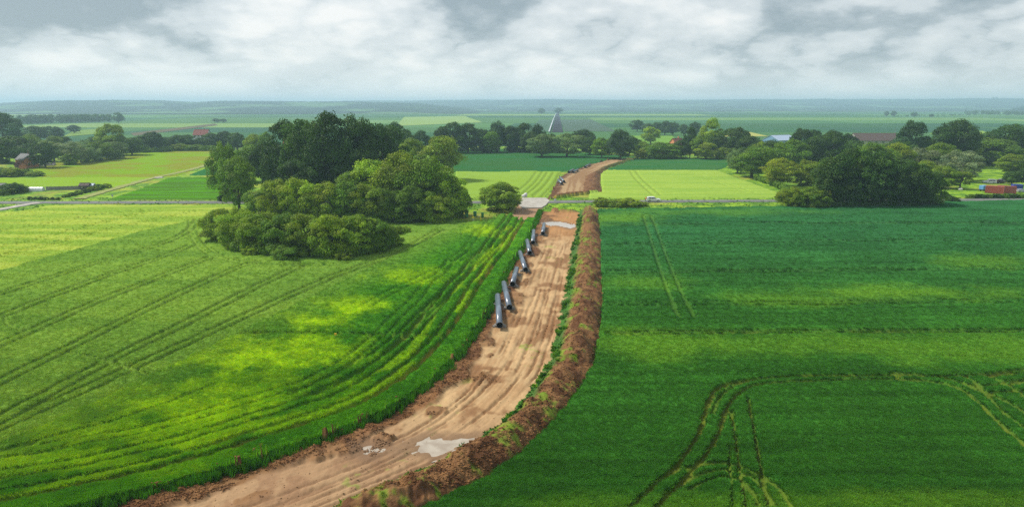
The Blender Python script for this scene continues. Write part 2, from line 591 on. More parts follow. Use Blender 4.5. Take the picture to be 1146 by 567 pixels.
tram([(836, 452), (846, 507), (856, 561), (862, 595)], gauge=0, width=0.34, depth=0.7, bare=0.5)
tram([(815, 505), (817, 540), (819, 590)], gauge=0, width=0.25, depth=0.6, bare=0.3)
tram([(727, 553), (750, 536), (778, 528), (813, 524), (844, 536), (868, 550), (884, 575)], gauge=0, width=0.55, depth=0.35, bare=0.5)
tram([(745, 560), (785, 536), (817, 532), (848, 545), (866, 575)], gauge=0, width=0.55, depth=0.35, bare=0.5)
tram([(770, 556), (795, 543), (820, 541), (840, 553), (848, 575)], gauge=0, width=0.5, depth=0.35, bare=0.45)
tram([(1070, 425), (1089, 431), (1105, 450), (1122, 470), (1160, 497)], gauge=0, width=0.5, depth=0.5, bare=0.5)
tram([(1000, 427), (1040, 429), (1075, 437), (1100, 443), (1160, 437)], gauge=1.9, width=0.5, depth=0.45, bare=0.5)
tram([(1060, 430), (1090, 440), (1125, 455), (1160, 478)], gauge=0, width=0.7, depth=0.5, bare=0.5)
tram([(1095, 424), (1128, 436), (1160, 462)], gauge=0, width=0.5, depth=0.5, bare=0.5)
tram([(1110, 430), (1145, 427), (1165, 424)], gauge=1.8, width=0.5, depth=0.45, bare=0.5)
# fields across the road
tram([(708, 192), (716, 203), (736, 220)], gauge=3.0, width=0.7, depth=0.4, bare=0.1)
tram([(770, 194), (795, 201), (812, 207), (840, 217)], gauge=3.0, width=0.6, depth=0.3, bare=0.0)
tram([(578, 220), (596, 205), (604, 193)], gauge=3.0, width=0.8, depth=0.4, bare=0.1)
tram([(592, 220), (607, 208), (616, 194)], gauge=3.0, width=0.8, depth=0.4, bare=0.15)
tram([(602, 221), (615, 208), (623, 194)], gauge=3.0, width=0.7, depth=0.4, bare=0.15)
tram([(520, 195), (550, 203), (575, 207)], gauge=2.4, width=0.6, depth=0.3, bare=0.0)

KC = 1.12
WARM = np.array([1.18, 1.05, 1.0])
FARK = {'E1': .70, 'E2': .8, 'F1': .66, 'F2': .8, 'G1': .68, 'G2': .72, 'G2b': .72, 'G3': .62, 'G4': .8, 'A': .86, 'A2': .86, 'B': 1.08, 'B2': 1.08}
SOILS = ('soil', 'soil2', 'sand', 'sand2', 'orange', 'mud')
C = {k: lin(*v, K if k in SOILS else FARK.get(k, KC)) * (WARM if k not in SOILS else 1.0) for k, v in {
    'A': (156, 182, 76), 'A2': (128, 165, 60), 'B': (102, 138, 50), 'B2': (90, 128, 46), 'C': (68, 124, 20), 'C2': (46, 102, 24),
    'Cy': (150, 186, 10), 'D': (48, 100, 32), 'D2': (40, 92, 50), 'Dy': (84, 130, 36), 'E1': (142, 184, 76), 'E2': (56, 104, 54),
    'F1': (160, 198, 84), 'F2': (62, 110, 58), 'G1': (140, 184, 52), 'G2': (134, 150, 54), 'G2b': (124, 168, 40), 'G3': (86, 136, 46),
    'G4': (50, 112, 62), 'soil': (158, 115, 74), 'soil2': (116, 78, 49), 'sand': (220, 183, 134), 'sand2': (178, 128, 84),
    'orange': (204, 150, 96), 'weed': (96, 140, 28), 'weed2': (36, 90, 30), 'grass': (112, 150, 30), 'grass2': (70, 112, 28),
    'straw': (146, 138, 66), 'flat': (112, 130, 42), 'wheel': (84, 92, 32), 'mud': (184, 146, 112)}.items()}

CLS = ['rough_grass_verge', 'field', 'field', 'field', 'field', 'soil_bank', 'working_strip', 'field', 'field', 'field', 'field',
       'field', 'field', 'field', 'field', 'soil_bank', 'working_strip']
(VERGE, CA, CB, CC, CD, MOUND, SAND, E1, E2, F1, F2, G1, G2, G3, G4, FMOUND, FSTR) = range(17)


def mixc(c, other, f):
    return c + (other - c) * f[:, None]


def terrain(X, Y):
    """class, height and colour of the land at world points"""
    n = len(X)
    j1 = fbm(X * 0.9, Y * 0.9, 3, 11) - 0.5
    j2 = fbm(X * 0.9, Y * 0.9, 3, 23) - 0.5
    XJ, YJ = X + j1 * 0.9, Y + j2 * 0.9
    cls = np.full(n, VERGE, np.int8)
    for k, pol in ((CA, FIELD_A), (CB, FIELD_B), (CC, FIELD_C), (CD, FIELD_D)):
        cls[inpoly(XJ, YJ, pol)] = k
    for k, nm in ((E1, 'E1'), (E2, 'E2'), (F1, 'F1'), (F2, 'F2'), (G1, 'G1'), (G2, 'G2'), (G3, 'G3'), (G4, 'G4')):
        cls[inpoly(XJ, YJ, FIELDS_FAR[nm])] = k
    cls[inpoly(XJ, YJ, STRIP)] = MOUND
    XS, YS = X + j1 * 1.6, Y + j2 * 1.6
    cls[inpoly(XS, YS, SANDP)] = SAND
    cls[inpoly(XJ, YJ, FSTRIP)] = FMOUND
    cls[inpoly(XS, YS, FSAND)] = FSTR
    cls[inpoly(XJ, YJ, pts([(508, 251), (518, 237), (552, 237), (556, 244), (546, 251.5)]))] = VERGE
    ramp_ = pts([(572, 246), (603, 247), (606, 236), (616, 222), (582, 221)])
    cls[inpoly(XJ, YJ, ramp_)] = FSTR
    worn = inpoly(XJ, YJ, pts([(514, 250.5), (519, 241), (548, 241), (545, 250.8)]))

    z = np.zeros(n); c = np.zeros((n, 3))
    big = fbm(X / 14, Y / 14, 4, 31); med = fbm(X / 3, Y / 3, 3, 41); fine = fbm(X / 0.7, Y / 0.7, 2, 51)
    row = fbm(X / 25, Y / 4, 3, 61)
    und = (fbm(X / 40, Y / 40, 2, 71) - 0.5) * 0.35

    def put(k, base, hgt):
        m = cls == k
        c[m] = base[m] if base.ndim == 2 else base
        z[m] = hgt[m] if hasattr(hgt, '__len__') else hgt

    rough = (med - 0.5) * 0.22 + (fine - 0.5) * 0.22
    one = np.ones((n, 3))
    # meadow and verge
    g = mixc(one * C['grass'], C['grass2'], sstep(0.35, 0.65, med))
    put(VERGE, mixc(g, C['straw'], 0.5 * sstep(0.55, 0.75, big)), np.where(worn, 0.05, 0.08 + 0.35 * sstep(0.45, 0.7, med) * fine))
    put(CA, mixc(one * C['A'], C['A2'], sstep(0.35, 0.65, row)), 0.62 + rough * 0.6 + und)
    bcol = mixc(one * C['B'], C['B2'], sstep(0.4, 0.62, row * 0.6 + big * 0.4))
    put(CB, bcol, 0.72 + rough + und)
    # wheat by the strip, with sulphur-yellow patches
    pxx, pyy = P(X, Y)
    ye = np.zeros(n)
    for (ex, ey, rx, ry, s) in ((272, 405, 75, 26, 1), (340, 400, 70, 22, 0.8), (351, 367, 34, 9, 0.85), (394, 349, 30, 10, 0.8), (208, 462, 62, 16, 0.9),
                                (165, 446, 50, 12, .5), (250, 445, 60, 14, 0.6), (455, 312, 36, 8, 0.6), (300, 430, 80, 16, 0.6), (545, 262, 18, 6, .7), (130, 496, 90, 16, .65), (50, 528, 90, 12, 0.55)):
        dx, dy = (pxx - ex) / rx, (pyy - ey) / ry
        ye = np.maximum(ye, s * sstep(1.9, 0.0, np.sqrt(dx * dx + dy * dy) + (med - 0.5) * 1.5 + (fine - .5) * .8 + (big - .5) * 2.2))
    cc = mixc(one * C['C'], C['C2'], 0.8 * sstep(0.3, 0.65, med * 0.5 + big * 0.5))
    dBC, _ = pdist(X, Y, BC_LINE, 14)
    cc = mixc(cc, C['B2'], 0.7 * sstep(11, 0.5, dBC))
    cc = mixc(cc, C['Cy'], np.clip(ye * (0.55 + 0.9 * fbm(X / 1.3, Y / 1.3, 3, 77)), 0, 1) * 0.68)
    dL, tL = pdist(X, Y, EDGE_L)
    wob = (fbm(tL / 9, dL * 0, 2, 83) - 0.5) * 1.3
    zc = 1.05 + rough * 1.1 + und - 0.12 * ye
    bareC = np.zeros(n); grC = np.zeros(n)
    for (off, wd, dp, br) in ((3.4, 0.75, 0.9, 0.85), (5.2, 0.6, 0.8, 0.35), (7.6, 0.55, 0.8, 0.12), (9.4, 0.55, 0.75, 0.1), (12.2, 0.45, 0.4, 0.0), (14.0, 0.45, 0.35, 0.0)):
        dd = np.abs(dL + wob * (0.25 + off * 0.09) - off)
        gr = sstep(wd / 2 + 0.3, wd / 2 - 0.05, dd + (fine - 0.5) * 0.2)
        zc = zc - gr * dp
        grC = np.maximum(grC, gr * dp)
        bareC = np.maximum(bareC, gr * br)
    lane = sstep(2.9, 3.3, dL) * sstep(8.2, 7.0, dL)
    cc = mixc(cc, C['Cy'], 0.32 * lane * sstep(0.4, 0.6, vnoise(tL / 7, dL / 0.9, 5)))
    cc = mixc(cc, C['wheel'] * 0.8, np.clip(grC, 0, 1) * 0.45)  # groove floors darken with depth, shade mixed into the colour
    cc = mixc(cc, C['straw'] * 0.85, bareC * sstep(0.4, 0.6, med))
    put(CC, cc, zc)
    # right-hand field: bluish far, greener near
    yd = np.zeros(n)
    for (ex, ey, rx, ry, s) in ((1000, 333, 150, 9, .8), (900, 340, 90, 10, .6), (720, 322, 60, 8, .5), (740, 392, 90, 20, .8), (960, 395, 260, 16, .7), (690, 248, 60, 8, .7), (1110, 296, 60, 8, .5),
                                (1000, 572, 300, 14, .7), (640, 575, 120, 14, .6), (1120, 400, 80, 12, .5), (800, 240, 120, 4, .4)):
        dx, dy = (pxx - ex) / rx, (pyy - ey) / ry
        yd = np.maximum(yd, s * sstep(1.5, 0.1, np.sqrt(dx * dx + dy * dy) + (med - 0.5) * 1.0 + (big - .5) * 1.4))
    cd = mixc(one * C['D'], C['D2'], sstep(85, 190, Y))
    cd = mixc(cd, cd * 0.86, sstep(0.42, 0.62, big))
    drill = fbm(X / 24, Y / 1.1, 3, 65)
    cd = cd * (1 + (drill - 0.5) * 0.7)[:, None]
    cd = mixc(cd, C['Dy'], yd)  # brighter patches where cloud light falls, painted into the crop colour
    put(CD, cd, 0.85 + rough + und)
    # other fields
    for k, a, b, hh in ((E1, 'E1', 'A2', .6), (E2, 'E2', 'D2', .6), (F1, 'F1', 'E1', .6), (F2, 'F2', 'D2', .55), (G1, 'G1', 'A2', .35), (G2, 'G2', 'G2b', .25), (G3, 'G3', 'C', .4), (G4, 'G4', 'D2', .5)):
        put(k, mixc(one * C[a], C[b], sstep(0.4, 0.65, row if k != G2 else big)), hh + rough * 0.6)
    # tramlines pressed into the crops
    crop = (cls >= CA) & (cls <= CD) | ((cls >= E1) & (cls <= G4))
    ci = np.where(crop)[0]
    Xc, Yc, fc = X[ci], Y[ci], fine[ci]
    dpt = np.zeros(len(ci)); bar = np.zeros(len(ci))
    wx, wy = (j1[ci]) * 0.22, (j2[ci]) * 0.22
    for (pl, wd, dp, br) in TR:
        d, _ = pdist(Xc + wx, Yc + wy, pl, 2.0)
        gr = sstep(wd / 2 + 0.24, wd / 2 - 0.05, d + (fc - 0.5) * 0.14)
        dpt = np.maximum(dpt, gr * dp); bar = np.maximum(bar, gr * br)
    zfl = z[ci] - dpt
    z[ci] = np.maximum(zfl, 0.03)
    groove = np.zeros(n); groove[ci] = dpt
    groove = np.maximum(groove, np.where(cls == CC, grC, 0))
    c[ci] = mixc(c[ci], C['wheel'] + (C['flat'] * 0.8 - C['wheel']) * (sstep(0.35, 0.7, big[ci] * .7 + med[ci] * .3) * sstep(.3, .6, bar))[:, None], np.clip(bar * 0.9 + 0.3 * dpt, 0, 0.85))  # groove floors darkened with depth as painted shade, besides bare soil and flattened crop

    # working strip
    m = np.where((cls == SAND) | (cls == MOUND))[0]
    x, y = X[m], Y[m]
    dl, tl = dL[m], tL[m]
    ds, ts = pdist(x, y, EDGE_S)
    dr, _ = pdist(x, y, EDGE_R)
    fm, mm, bm_ = fine[m], med[m], big[m]
    q = dl / (dl + ds + 1e-6)
    streak = fbm(dl * 2.6, tl * 0.10, 4, 91) * 0.6 + 0.4 * fbm(x / 2.2, y / 2.2, 3, 92)
    streak2 = fbm(dl * 5.0, tl * 0.25, 2, 97)
    rut = np.zeros(len(m))
    for cpos in (0.40, 0.47, 0.55, 0.62, 0.70, 0.77, 0.86, 0.93):
        wob2 = (fbm(tl / 18, tl * 0 + cpos * 50, 2, 101) - 0.5) * 0.9
        rut = np.maximum(rut, sstep(0.30, 0.06, np.abs((q - cpos) * (dl + ds) + wob2 + (fm - .5) * .25)) * sstep(.3, .65, vnoise(tl / 7, tl * 0 + cpos * 9, 3)))
    sandc = np.ones((len(m), 3)) * C['sand']
    sandc = mixc(sandc, C['sand2'], sstep(0.42, 0.62, streak) * 0.45)
    sandc = mixc(sandc, C['sand2'] * 0.62, rut * (0.5 + 0.5 * streak2))
    sandc = mixc(sandc, C['sand'] * 1.12, 0.6 * sstep(0.55, 0.75, bm_))
    damp = sstep(0.50, 0.62, fbm(x / 4, y / 7, 5, 94))
    sandc = mixc(sandc, C['sand2'] * 0.74, 0.85 * damp)
    pale = sstep(0.54, 0.64, fbm(x / 2.2, y / 3.5, 4, 95))
    sandc = mixc(sandc, C['sand'] * 1.12, 0.7 * pale)
    sandc = mixc(sandc, C['orange'], sstep(165, 195, y))
    sandc = mixc(sandc, C['mud'], 0.6 * sstep(75, 62, y))
    wsc = C['weed']
    wedge = 0.4 * sstep(0.63, 0.74, mm * 0.5 + fm * 0.5) * sstep(0.5, 0.6, fbm(x / 9, y / 9, 2, 107))
    sandc = mixc(sandc, wsc, wedge)
    zs = (streak2 - 0.5) * 0.12 - rut * 0.20 + (fm - 0.5) * 0.07 + (fbm(x / 0.35, y / 0.35, 2, 99) - .5) * 0.10
    # windrow of dark topsoil crumbs along the crop
    wid = 1.7 + 4.6 * fbm(tl / 7, tl * 0, 3, 113) * (0.6 + 0.4 * sstep(60, 110, y)) + (mm - 0.5) * 2.0
    wr = sstep(0.0, 0.9, wid - dl)
    lump = 0.5 * fbm(x / 0.9, y / 0.9, 3, 127) + 0.5 * fbm(x / 0.33, y / 0.33, 2, 128)
    sc = mixc(np.ones((len(m), 3)) * C['soil'], C['soil2'], sstep(0.35, 0.65, fm * 0.6 + mm * 0.4))
    sc = mixc(sc, C['sand2'], 0.55 * sstep(0.5, 0.65, fbm(x / 2.5, y / 2.5, 2, 131)))
    spill = sstep(0.55, 0.62, fbm(x / 3.2, y / 4.5, 4, 133)) * sstep(0.62, 0.35, q)
    wr = np.maximum(wr, spill * 0.85)
    sandc = mixc(sandc, sc, wr)
    zs = zs + wr * (0.05 + 0.75 * lump * sstep(0.2, 0.7, fbm(tl / 4, tl * 0, 2, 137)))
    for i, pp in enumerate(PUDDLES):
        dp_, _ = pdist(x, y, pp + [pp[0]], 6)
        ins = inpoly(x, y, pp)
        sdv = np.where(ins, dp_, -dp_) + (mm - 0.5) * 2.0 + (fm - .5) * 0.8
        zs = np.where(dp_ < 1e8, zs * (1 - 0.75 * sstep(-2.0, 0.2, sdv)) - 0.17 * sstep(-0.4, 0.9, sdv), zs)
        sandc = mixc(sandc, C['mud'] * 0.62, np.where(dp_ < 1e8, 0.75 * sstep(-2.2, -0.2, sdv + (mm - .5) * 1.5), 0.0))
    # mound of topsoil with weeds
    qm = ds / (ds + dr + 1e-6)
    prof = np.clip((qm - 0.10) / 0.88, 0, 1)
    hgt = 1.75 * (0.55 + 0.9 * fbm(ts / 5, ts * 0, 3, 145)) * np.sin(np.pi * prof ** 0.92) ** 0.85
    mlump = fbm(x / 1.6, y / 1.6, 4, 139) - 0.5
    mcr = fbm(x / 0.5, y / 0.5, 3, 141) - 0.5
    zm = np.maximum(hgt * (0.9 + 0.9 * (fbm(x / 6, y / 6, 2, 149) - 0.4)) + (mlump * 1.3 + mcr * 0.5) * sstep(0, 0.25, prof), 0.02)
    mc = mixc(np.ones((len(m), 3)) * C['soil'], C['soil2'], sstep(0.38, 0.62, fbm(x / 0.9, y / 0.9, 3, 151)))
    wnear = sstep(0.52, 0.66, fbm(x / 2.0, y / 2.0, 5, 157) * 0.6 + 0.4 * fbm(x / 0.6, y / 0.6, 3, 158) + 0.09 * sstep(0.55, 0.15, qm) + 0.03 * sstep(110, 65, y) - 0.045)
    mc = mixc(mc, C['weed'], wnear * 0.6)
    wv = sstep(0.27, 0.12, qm + (mm - 0.5) * 0.15)
    mc = mixc(mc, C['weed2'], wv * 0.8)
    zm = zm + wv * 0.35 * fm
    ismo = cls[m] == MOUND
    z[m] = np.where(ismo, zm, zs)
    c[m] = np.where(ismo[:, None], mc, sandc)
    # strip across the road
    m = np.where((cls == FSTR) | (cls == FMOUND))[0]
    x, y = X[m], Y[m]
    dl, tl = pdist(x, y, FAR_L); ds, _ = pdist(x, y, FAR_S)
    fc_ = np.ones((len(m), 3)) * C['sand'] * 0.78
    st = fbm(dl * 0.8, tl * 0.03, 3, 163)
    fc_ = mixc(fc_, C['soil'], 0.7 * sstep(0.5, 0.68, st))
    fc_ = mixc(fc_, C['soil2'], sstep(3.5, 1.5, dl + (med[m] - .5) * 6))
    fc_ = mixc(fc_, C['mud'] * 1.1, sstep(252, 244, y))
    mo = cls[m] == FMOUND
    md = mixc(np.ones((len(m), 3)) * C['soil2'], C['soil'], sstep(0.4, 0.7, fine[m]))
    md = mixc(md, C['weed2'], 0.5 * sstep(330, 400, y))
    drr, _ = pdist(x, y, FAR_R)
    zz = np.where(mo, 1.6 * np.sin(np.pi * ds / (ds + drr + 1e-6)) * (0.7 + 0.6 * med[m]), 0.05 + (st - .5) * 0.15)
    z[m] = zz
    c[m] = np.where(mo[:, None], md, fc_)
    return cls, z, c, groove


def build_land():
    rows = np.concatenate([np.arange(640, 234, -1.05), np.arange(234, 163.9, -0.5)])
    cols_ = np.concatenate([np.arange(-260, -40, 3.0), np.arange(-40, 1186, 1.3), np.arange(1186, 1420, 3.0)])
    PX, PY = np.meshgrid(cols_, rows)
    X, Y = G(PX, PY)
    R, Cn = X.shape
    X = X.ravel(); Y = Y.ravel()
    cls, z, c, gv_ = terrain(X, Y)
    V = np.stack([X, Y, z], 1)
    i = np.arange(R * Cn).reshape(R, Cn)
    q = np.stack([i[:-1, :-1], i[:-1, 1:], i[1:, 1:], i[1:, :-1]], -1).reshape(-1, 4)
    # a face belongs to the class of most of its corners; the crop claims its own edge
    prio = np.array([1, 9, 9, 10, 9, 6, 5, 9, 9, 9, 9, 9, 9, 9, 9, 6, 5])
    qc = cls[q]; best = prio[qc].argmax(1); fc = qc[np.arange(len(q)), best]
    names = {VERGE: ('meadow', M_MEADOW, 'rough grass verges and meadow between the fields and the road'),
             CA: ('field', M_CROP, 'pale yellow green crop field between the road and the barley on the left'),
             CB: ('field', M_CROP, 'mid green barley field with long tramlines on the left'),
             CC: ('field', M_CROP, 'bright green wheat field with yellow patches beside the bare strip'),
             CD: ('field', M_CROP, 'large dark green wheat field filling the right foreground'),
             MOUND: ('soil_bank', M_SOIL, 'long brown topsoil bank with weeds along the right of the bare strip'),
             SAND: ('working_strip', M_SAND, 'rutted sandy pipeline strip curving up from the foreground'),
             E1: ('field', M_CROP, 'pale green field left of the strip just across the road'),
             E2: ('field', M_CROP, 'dark green field below the central row of trees'),
             F1: ('field', M_CROP, 'bright pale green field right of the strip across the road'),
             F2: ('field', M_CROP, 'narrow dark green field above the bright field on the right'),
             G1: ('field', M_CROP, 'pale strip of grassland behind the allotment'),
             G2: ('field', M_CROP, 'olive pasture beside the brick house'),
             G3: ('field', M_CROP, 'vivid green field by the road left of the copse'),
             G4: ('field', M_CROP, 'small dark green field left of the copse'),
             FMOUND: ('soil_bank', M_SOIL, 'dark soil bank beside the strip across the road'),
             FSTR: ('working_strip', M_SAND, 'bare brown pipeline strip running on across the road')}
    for k, (nm, mt, lab) in names.items():
        f = q[fc == k]
        if not len(f):
            continue
        u, inv = np.unique(f, return_inverse=True)
        cu = c[u].copy()
        if mt is M_CROP:      # the standing edge of a crop is crop-coloured down to the ground
            own = cls[f] == k
            fcol = (c[f] * own[..., None]).sum(1) / own.sum(1)[:, None]
            loc = inv.reshape(f.shape)
            bad = ~own
            cu[loc[bad]] = np.repeat(fcol, bad.sum(1), 0)
        me = np_mesh(nm, V[u], inv.reshape(f.shape), [mt], True, cu)
        new_obj(nm, me, kind='structure', label=lab)


build_land()

# base sheet out to the horizon, lower than the fields on it
xs = [-14000, -4000, -1200, 1200, 4000, 14000]; ys = [-4000, 20, 700, 2500, 6000, 15000]
gv = [(x, y, -0.35) for y in ys for x in xs]
gf = [(j * 6 + i, j * 6 + i + 1, (j + 1) * 6 + i + 1, (j + 1) * 6 + i) for j in range(5) for i in range(5)]
gme = np_mesh('ground', gv, gf, [M_FAR], False, np.tile(lin(86, 128, 66, K), (len(gv), 1)))
new_obj('ground', gme, kind='structure')

# ------------------------------------------------------------------ plain beyond the trees
FARC = [(70, 128, 66), (92, 146, 70), (46, 104, 62), (120, 164, 78), (60, 116, 74), (84, 134, 60), (140, 176, 86), (54, 110, 56)]


def far_field(pl, rgb, z, label=None):
    p = pts(pl)
    n = len(p)
    me = bpy.data.meshes.new('far_field')
    bm = bmesh.new()
    top = [bm.verts.new((x, y, z)) for x, y in p]
    bm.faces.new(top)
    bmesh.ops.recalc_face_normals(bm, faces=bm.faces[:])
    for f in bm.faces:
        if f.normal.z < 0:
            f.normal_flip()
    ly = bm.verts.layers.float_color.new('col')
    cc = lin(*rgb, K)
    for v in bm.verts:
        v[ly] = (*cc, 1)
    bm.to_mesh(me); bm.free()
    me.materials.append(M_FAR)
    o = new_obj('far_field', me, kind='structure')
    if label:
        o['label'] = label


ybands = [121.8, 123.3, 124.6, 126, 127.6, 129.4, 131.6, 134.4, 138, 142.5, 148, 155, 164]
for b, (y0, y1) in enumerate(zip(ybands[:-1], ybands[1:])):
    xcur = -260 + random.uniform(-60, 60)
    while xcur < 1400:
        wdt = random.uniform(90, 330)
        sl = (xcur - 625) * 0.004 * (y1 - y0)
        rgb = random.choice(FARC)
        if b > 8:
            rgb = random.choice([(46, 104, 66), (52, 112, 60), (78, 130, 62)])
        a = random.uniform(-0.25, 0.25) * (y1 - y0)
        x1 = xcur + wdt
        s0 = (xcur - 622) / (y1 - 117) * (y0 - 117) + 622
        s1 = (x1 - 622) / (y1 - 117) * (y0 - 117) + 622
        far_field([(xcur, y1), (x1 - 1, y1), (s1 - 0.6, y0), (s0, y0)], rgb, -0.30 + 0.01 * (b % 3))
        xcur = x1
far_field([(444, 141), (540, 137), (520, 130), (452, 131)], (158, 190, 96), 0.0, 'pale field on the plain behind the copse')
far_field([(590, 147), (616, 147), (621, 134), (604, 134)], (78, 116, 84), 0.0, 'grey brown field left of the distant strip')
far_field([(632, 147), (690, 147), (662, 134), (627, 134)], (82, 110, 86), 0.0, 'grey brown field right of the distant strip')
far_field([(617.5, 148), (630.5, 148), (625.4, 126.5), (623, 126.5)], (50, 48, 58), 0.08, 'dark bare pipeline strip running to the horizon')
far_field([(800, 153), (860, 152.5), (838, 147.5), (796, 148.5)], (196, 196, 96), 0.0, 'yellow field behind the trees near the blue barn')
far_field([(690, 160), (762, 160), (752, 152), (700, 152)], (126, 176, 50), 0.0, 'bright meadow behind the hedge trees')
far_field([(150, 152), (244, 140), (240, 138.4), (146, 149)], (112, 104, 76), 0.0, 'brown ploughed strip on the plain at the left')
far_field([(70, 153), (120, 149), (112, 144), (84, 146)], (130, 166, 60), 0.0, 'pale meadow between the far trees at the left')
far_field([(1080, 176), (1146, 182), (1146, 176), (1100, 172)], (110, 160, 50), -0.2, 'green meadow behind the vehicle yard')
far_field([(1040, 150), (1110, 150), (1100, 146.5), (1050, 146.5)], (150, 186, 60), 0.0)


# ------------------------------------------------------------------ hills on the horizon
def hills():
    pxs = np.arange(-260, 1410, 1.6)
    az = (pxs - CX) / F / CP
    Rr = np.concatenate([np.linspace(2700, 5600, 70), np.linspace(5700, 10500, 50)])
    A, R = np.meshgrid(az, Rr)
    PXX = np.tile(pxs, (len(Rr), 1))
    Xh, Yh = A * R, R * 1.0

    def ridge(tops, Rk, wk):
        xs_ = np.array([t[0] for t in tops], float); ysr = np.array([t[1] for t in tops], float)
        py = np.interp(PXX, xs_, ysr)
        ztop = np.maximum(z_at(py, Rk), 0)
        t = (R - Rk) / wk
        return ztop * np.where(t < 0, np.exp(-(t * 1.25) ** 2), np.exp(-(t * 0.8) ** 2))
    z1 = ridge([(-260, 119), (-60, 118.5), (0, 117.5), (45, 115.2), (90, 113.0), (150, 112.6), (200, 113.2), (235, 114.4), (258, 113.2), (300, 113.8), (400, 114.4), (470, 116), (520, 121), (600, 130), (1400, 130)], 4800, 1500)
    z2 = ridge([(-260, 118), (200, 117), (330, 114.6), (420, 113.2), (520, 112.2), (640, 111.8), (760, 112.2), (860, 111.8), (1000, 111.6), (1060, 110.6), (1110, 110.2), (1146, 111.4), (1400, 112)], 8200, 2600)
    z3 = ridge([(-260, 140), (1080, 140), (1098, 125), (1115, 120.5), (1146, 117.5), (1200, 116.5), (1400, 117)], 4000, 700)
    z = np.maximum(np.maximum(z1, z2), z3)
    wood = sstep(0.30, 0.45, fbm(Xh / 260, Yh / 330, 3, 201) + 0.06 * sstep(20, 50, z))
    tex = fbm(Xh / 14, Yh / 22, 3, 211)
    z = np.maximum(z * (0.86 + 0.28 * fbm(Xh / 420, Yh / 600, 4, 221)) + wood * (tex - 0.25) * 11 * sstep(3, 14, z) - 1.2, -1.2)
    cw = lin(26, 50, 48, K); cf = lin(96, 136, 84, K)
    cc = cf + (cw - cf) * wood[..., None]
    cc = cc * (0.8 + 0.4 * tex[..., None])
    R_, C_ = z.shape
    i = np.arange(R_ * C_).reshape(R_, C_)
    q = np.stack([i[:-1, :-1], i[:-1, 1:], i[1:, 1:], i[1:, :-1]], -1).reshape(-1, 4)
    me = np_mesh('hills', np.stack([Xh.ravel(), Yh.ravel(), z.ravel()], 1), q, [M_FAR], True, cc.reshape(-1, 3))
    new_obj('hills', me, kind='structure', label='wooded hills in blue haze along the horizon')


hills()


# ------------------------------------------------------------------ roads and tracks
def ribbon(name, pl, width, mat, z, label, thick=0.1, jag=0.15):
    p = resample(smooth(pts(pl), 2), 2.0)
    bm = bmesh.new()
    L, Rr, Lb, Rb = [], [], [], []
    for i, (x, y) in enumerate(p):
        x0, y0 = p[max(i - 1, 0)]; x1, y1 = p[min(i + 1, len(p) - 1)]
        d = math.hypot(x1 - x0, y1 - y0) or 1
        nx, ny = -(y1 - y0) / d, (x1 - x0) / d
        a = width / 2 + random.uniform(-jag, jag); b = width / 2 + random.uniform(-jag, jag)
        L.append(bm.verts.new((x + nx * a, y + ny * a, z))); Rr.append(bm.verts.new((x - nx * b, y - ny * b, z)))
        Lb.append(bm.verts.new((x + nx * (a + .3), y + ny * (a + .3), z - thick - .3))); Rb.append(bm.verts.new((x - nx * (b + .3), y - ny * (b + .3), z - thick - .3)))
    for i in range(len(p) - 1):
        bm.faces.new((L[i], Rr[i], Rr[i + 1], L[i + 1]))
        bm.faces.new((Lb[i], L[i], L[i + 1], Lb[i + 1]))
        bm.faces.new((Rr[i], Rb[i], Rb[i + 1], Rr[i + 1]))
    bmesh.ops.recalc_face_normals(bm, faces=bm.faces[:])
    me = bpy.data.meshes.new(name)
    bm.to_mesh(me); bm.free()
    me.materials.append(mat)
    return new_obj(name, me, kind='structure', label=label)


ribbon('road', [(-200, 227.6), (0, 227.4), (120, 227.2), (250, 227.0), (400, 227.2), (533, 227.2), (620, 226.6), (720, 225.9), (865, 225.6), (1050, 225.0), (1146, 223.6), (1350, 221)], 5.4, M_ASPHALT, 0.36, 'narrow grey road crossing the whole view')
ribbon('dirt_track', [(44, 227.6), (28, 230), (0, 235.5), (-80, 246)], 3.4, M_GRAVEL, 0.40, 'pale gravel track turning off the road at the far left')
M_TRACK = paint('grassy_track', tuple(lin(170, 178, 84, K)), 0.95, grime=0.5, scale=0.6)
ribbon('grass_track', [(88, 223.5), (112, 216.5), (140, 208.5), (172, 199.5), (200, 194), (224, 187.5), (245, 181)], 3.6, M_TRACK, 0.42, 'pale grassy farm track rising from the road on the left', jag=0.5)
ribbon('gravel_patch', [(173, 199.8), (182, 199.3)], 4.5, M_GRAVEL, 0.50, 'small bare gravel patch on the grassy farm track')
ribbon('yard_track', [(1104, 183.5), (1146, 186), (1180, 187)], 6, M_GRAVEL, 0.3, 'pale track through the meadow behind the yard')
# gravel crossing of the haul road
gp = pts([(581, 230.5), (584, 222.5), (611, 222.5), (615, 225.5), (611, 230.5), (606, 233.5), (585, 233.8)])
bm = bmesh.new()
top = [bm.verts.new((x, y, 0.44)) for x, y in gp]; bot = [bm.verts.new((x * 1.002, y, 0.0)) for x, y in gp]
bm.faces.new(top)
for i in range(len(gp)):
    bm.faces.new((top[i - 1], top[i], bot[i], bot[i - 1]))
bmesh.ops.recalc_face_normals(bm, faces=bm.faces[:])
me = bpy.data.meshes.new('gravel_crossing'); bm.to_mesh(me); bm.free(); me.materials.append(M_GRAVEL)
new_obj('gravel_crossing', me, kind='structure', label='pale gravel crossing where the pipeline strip meets the road')
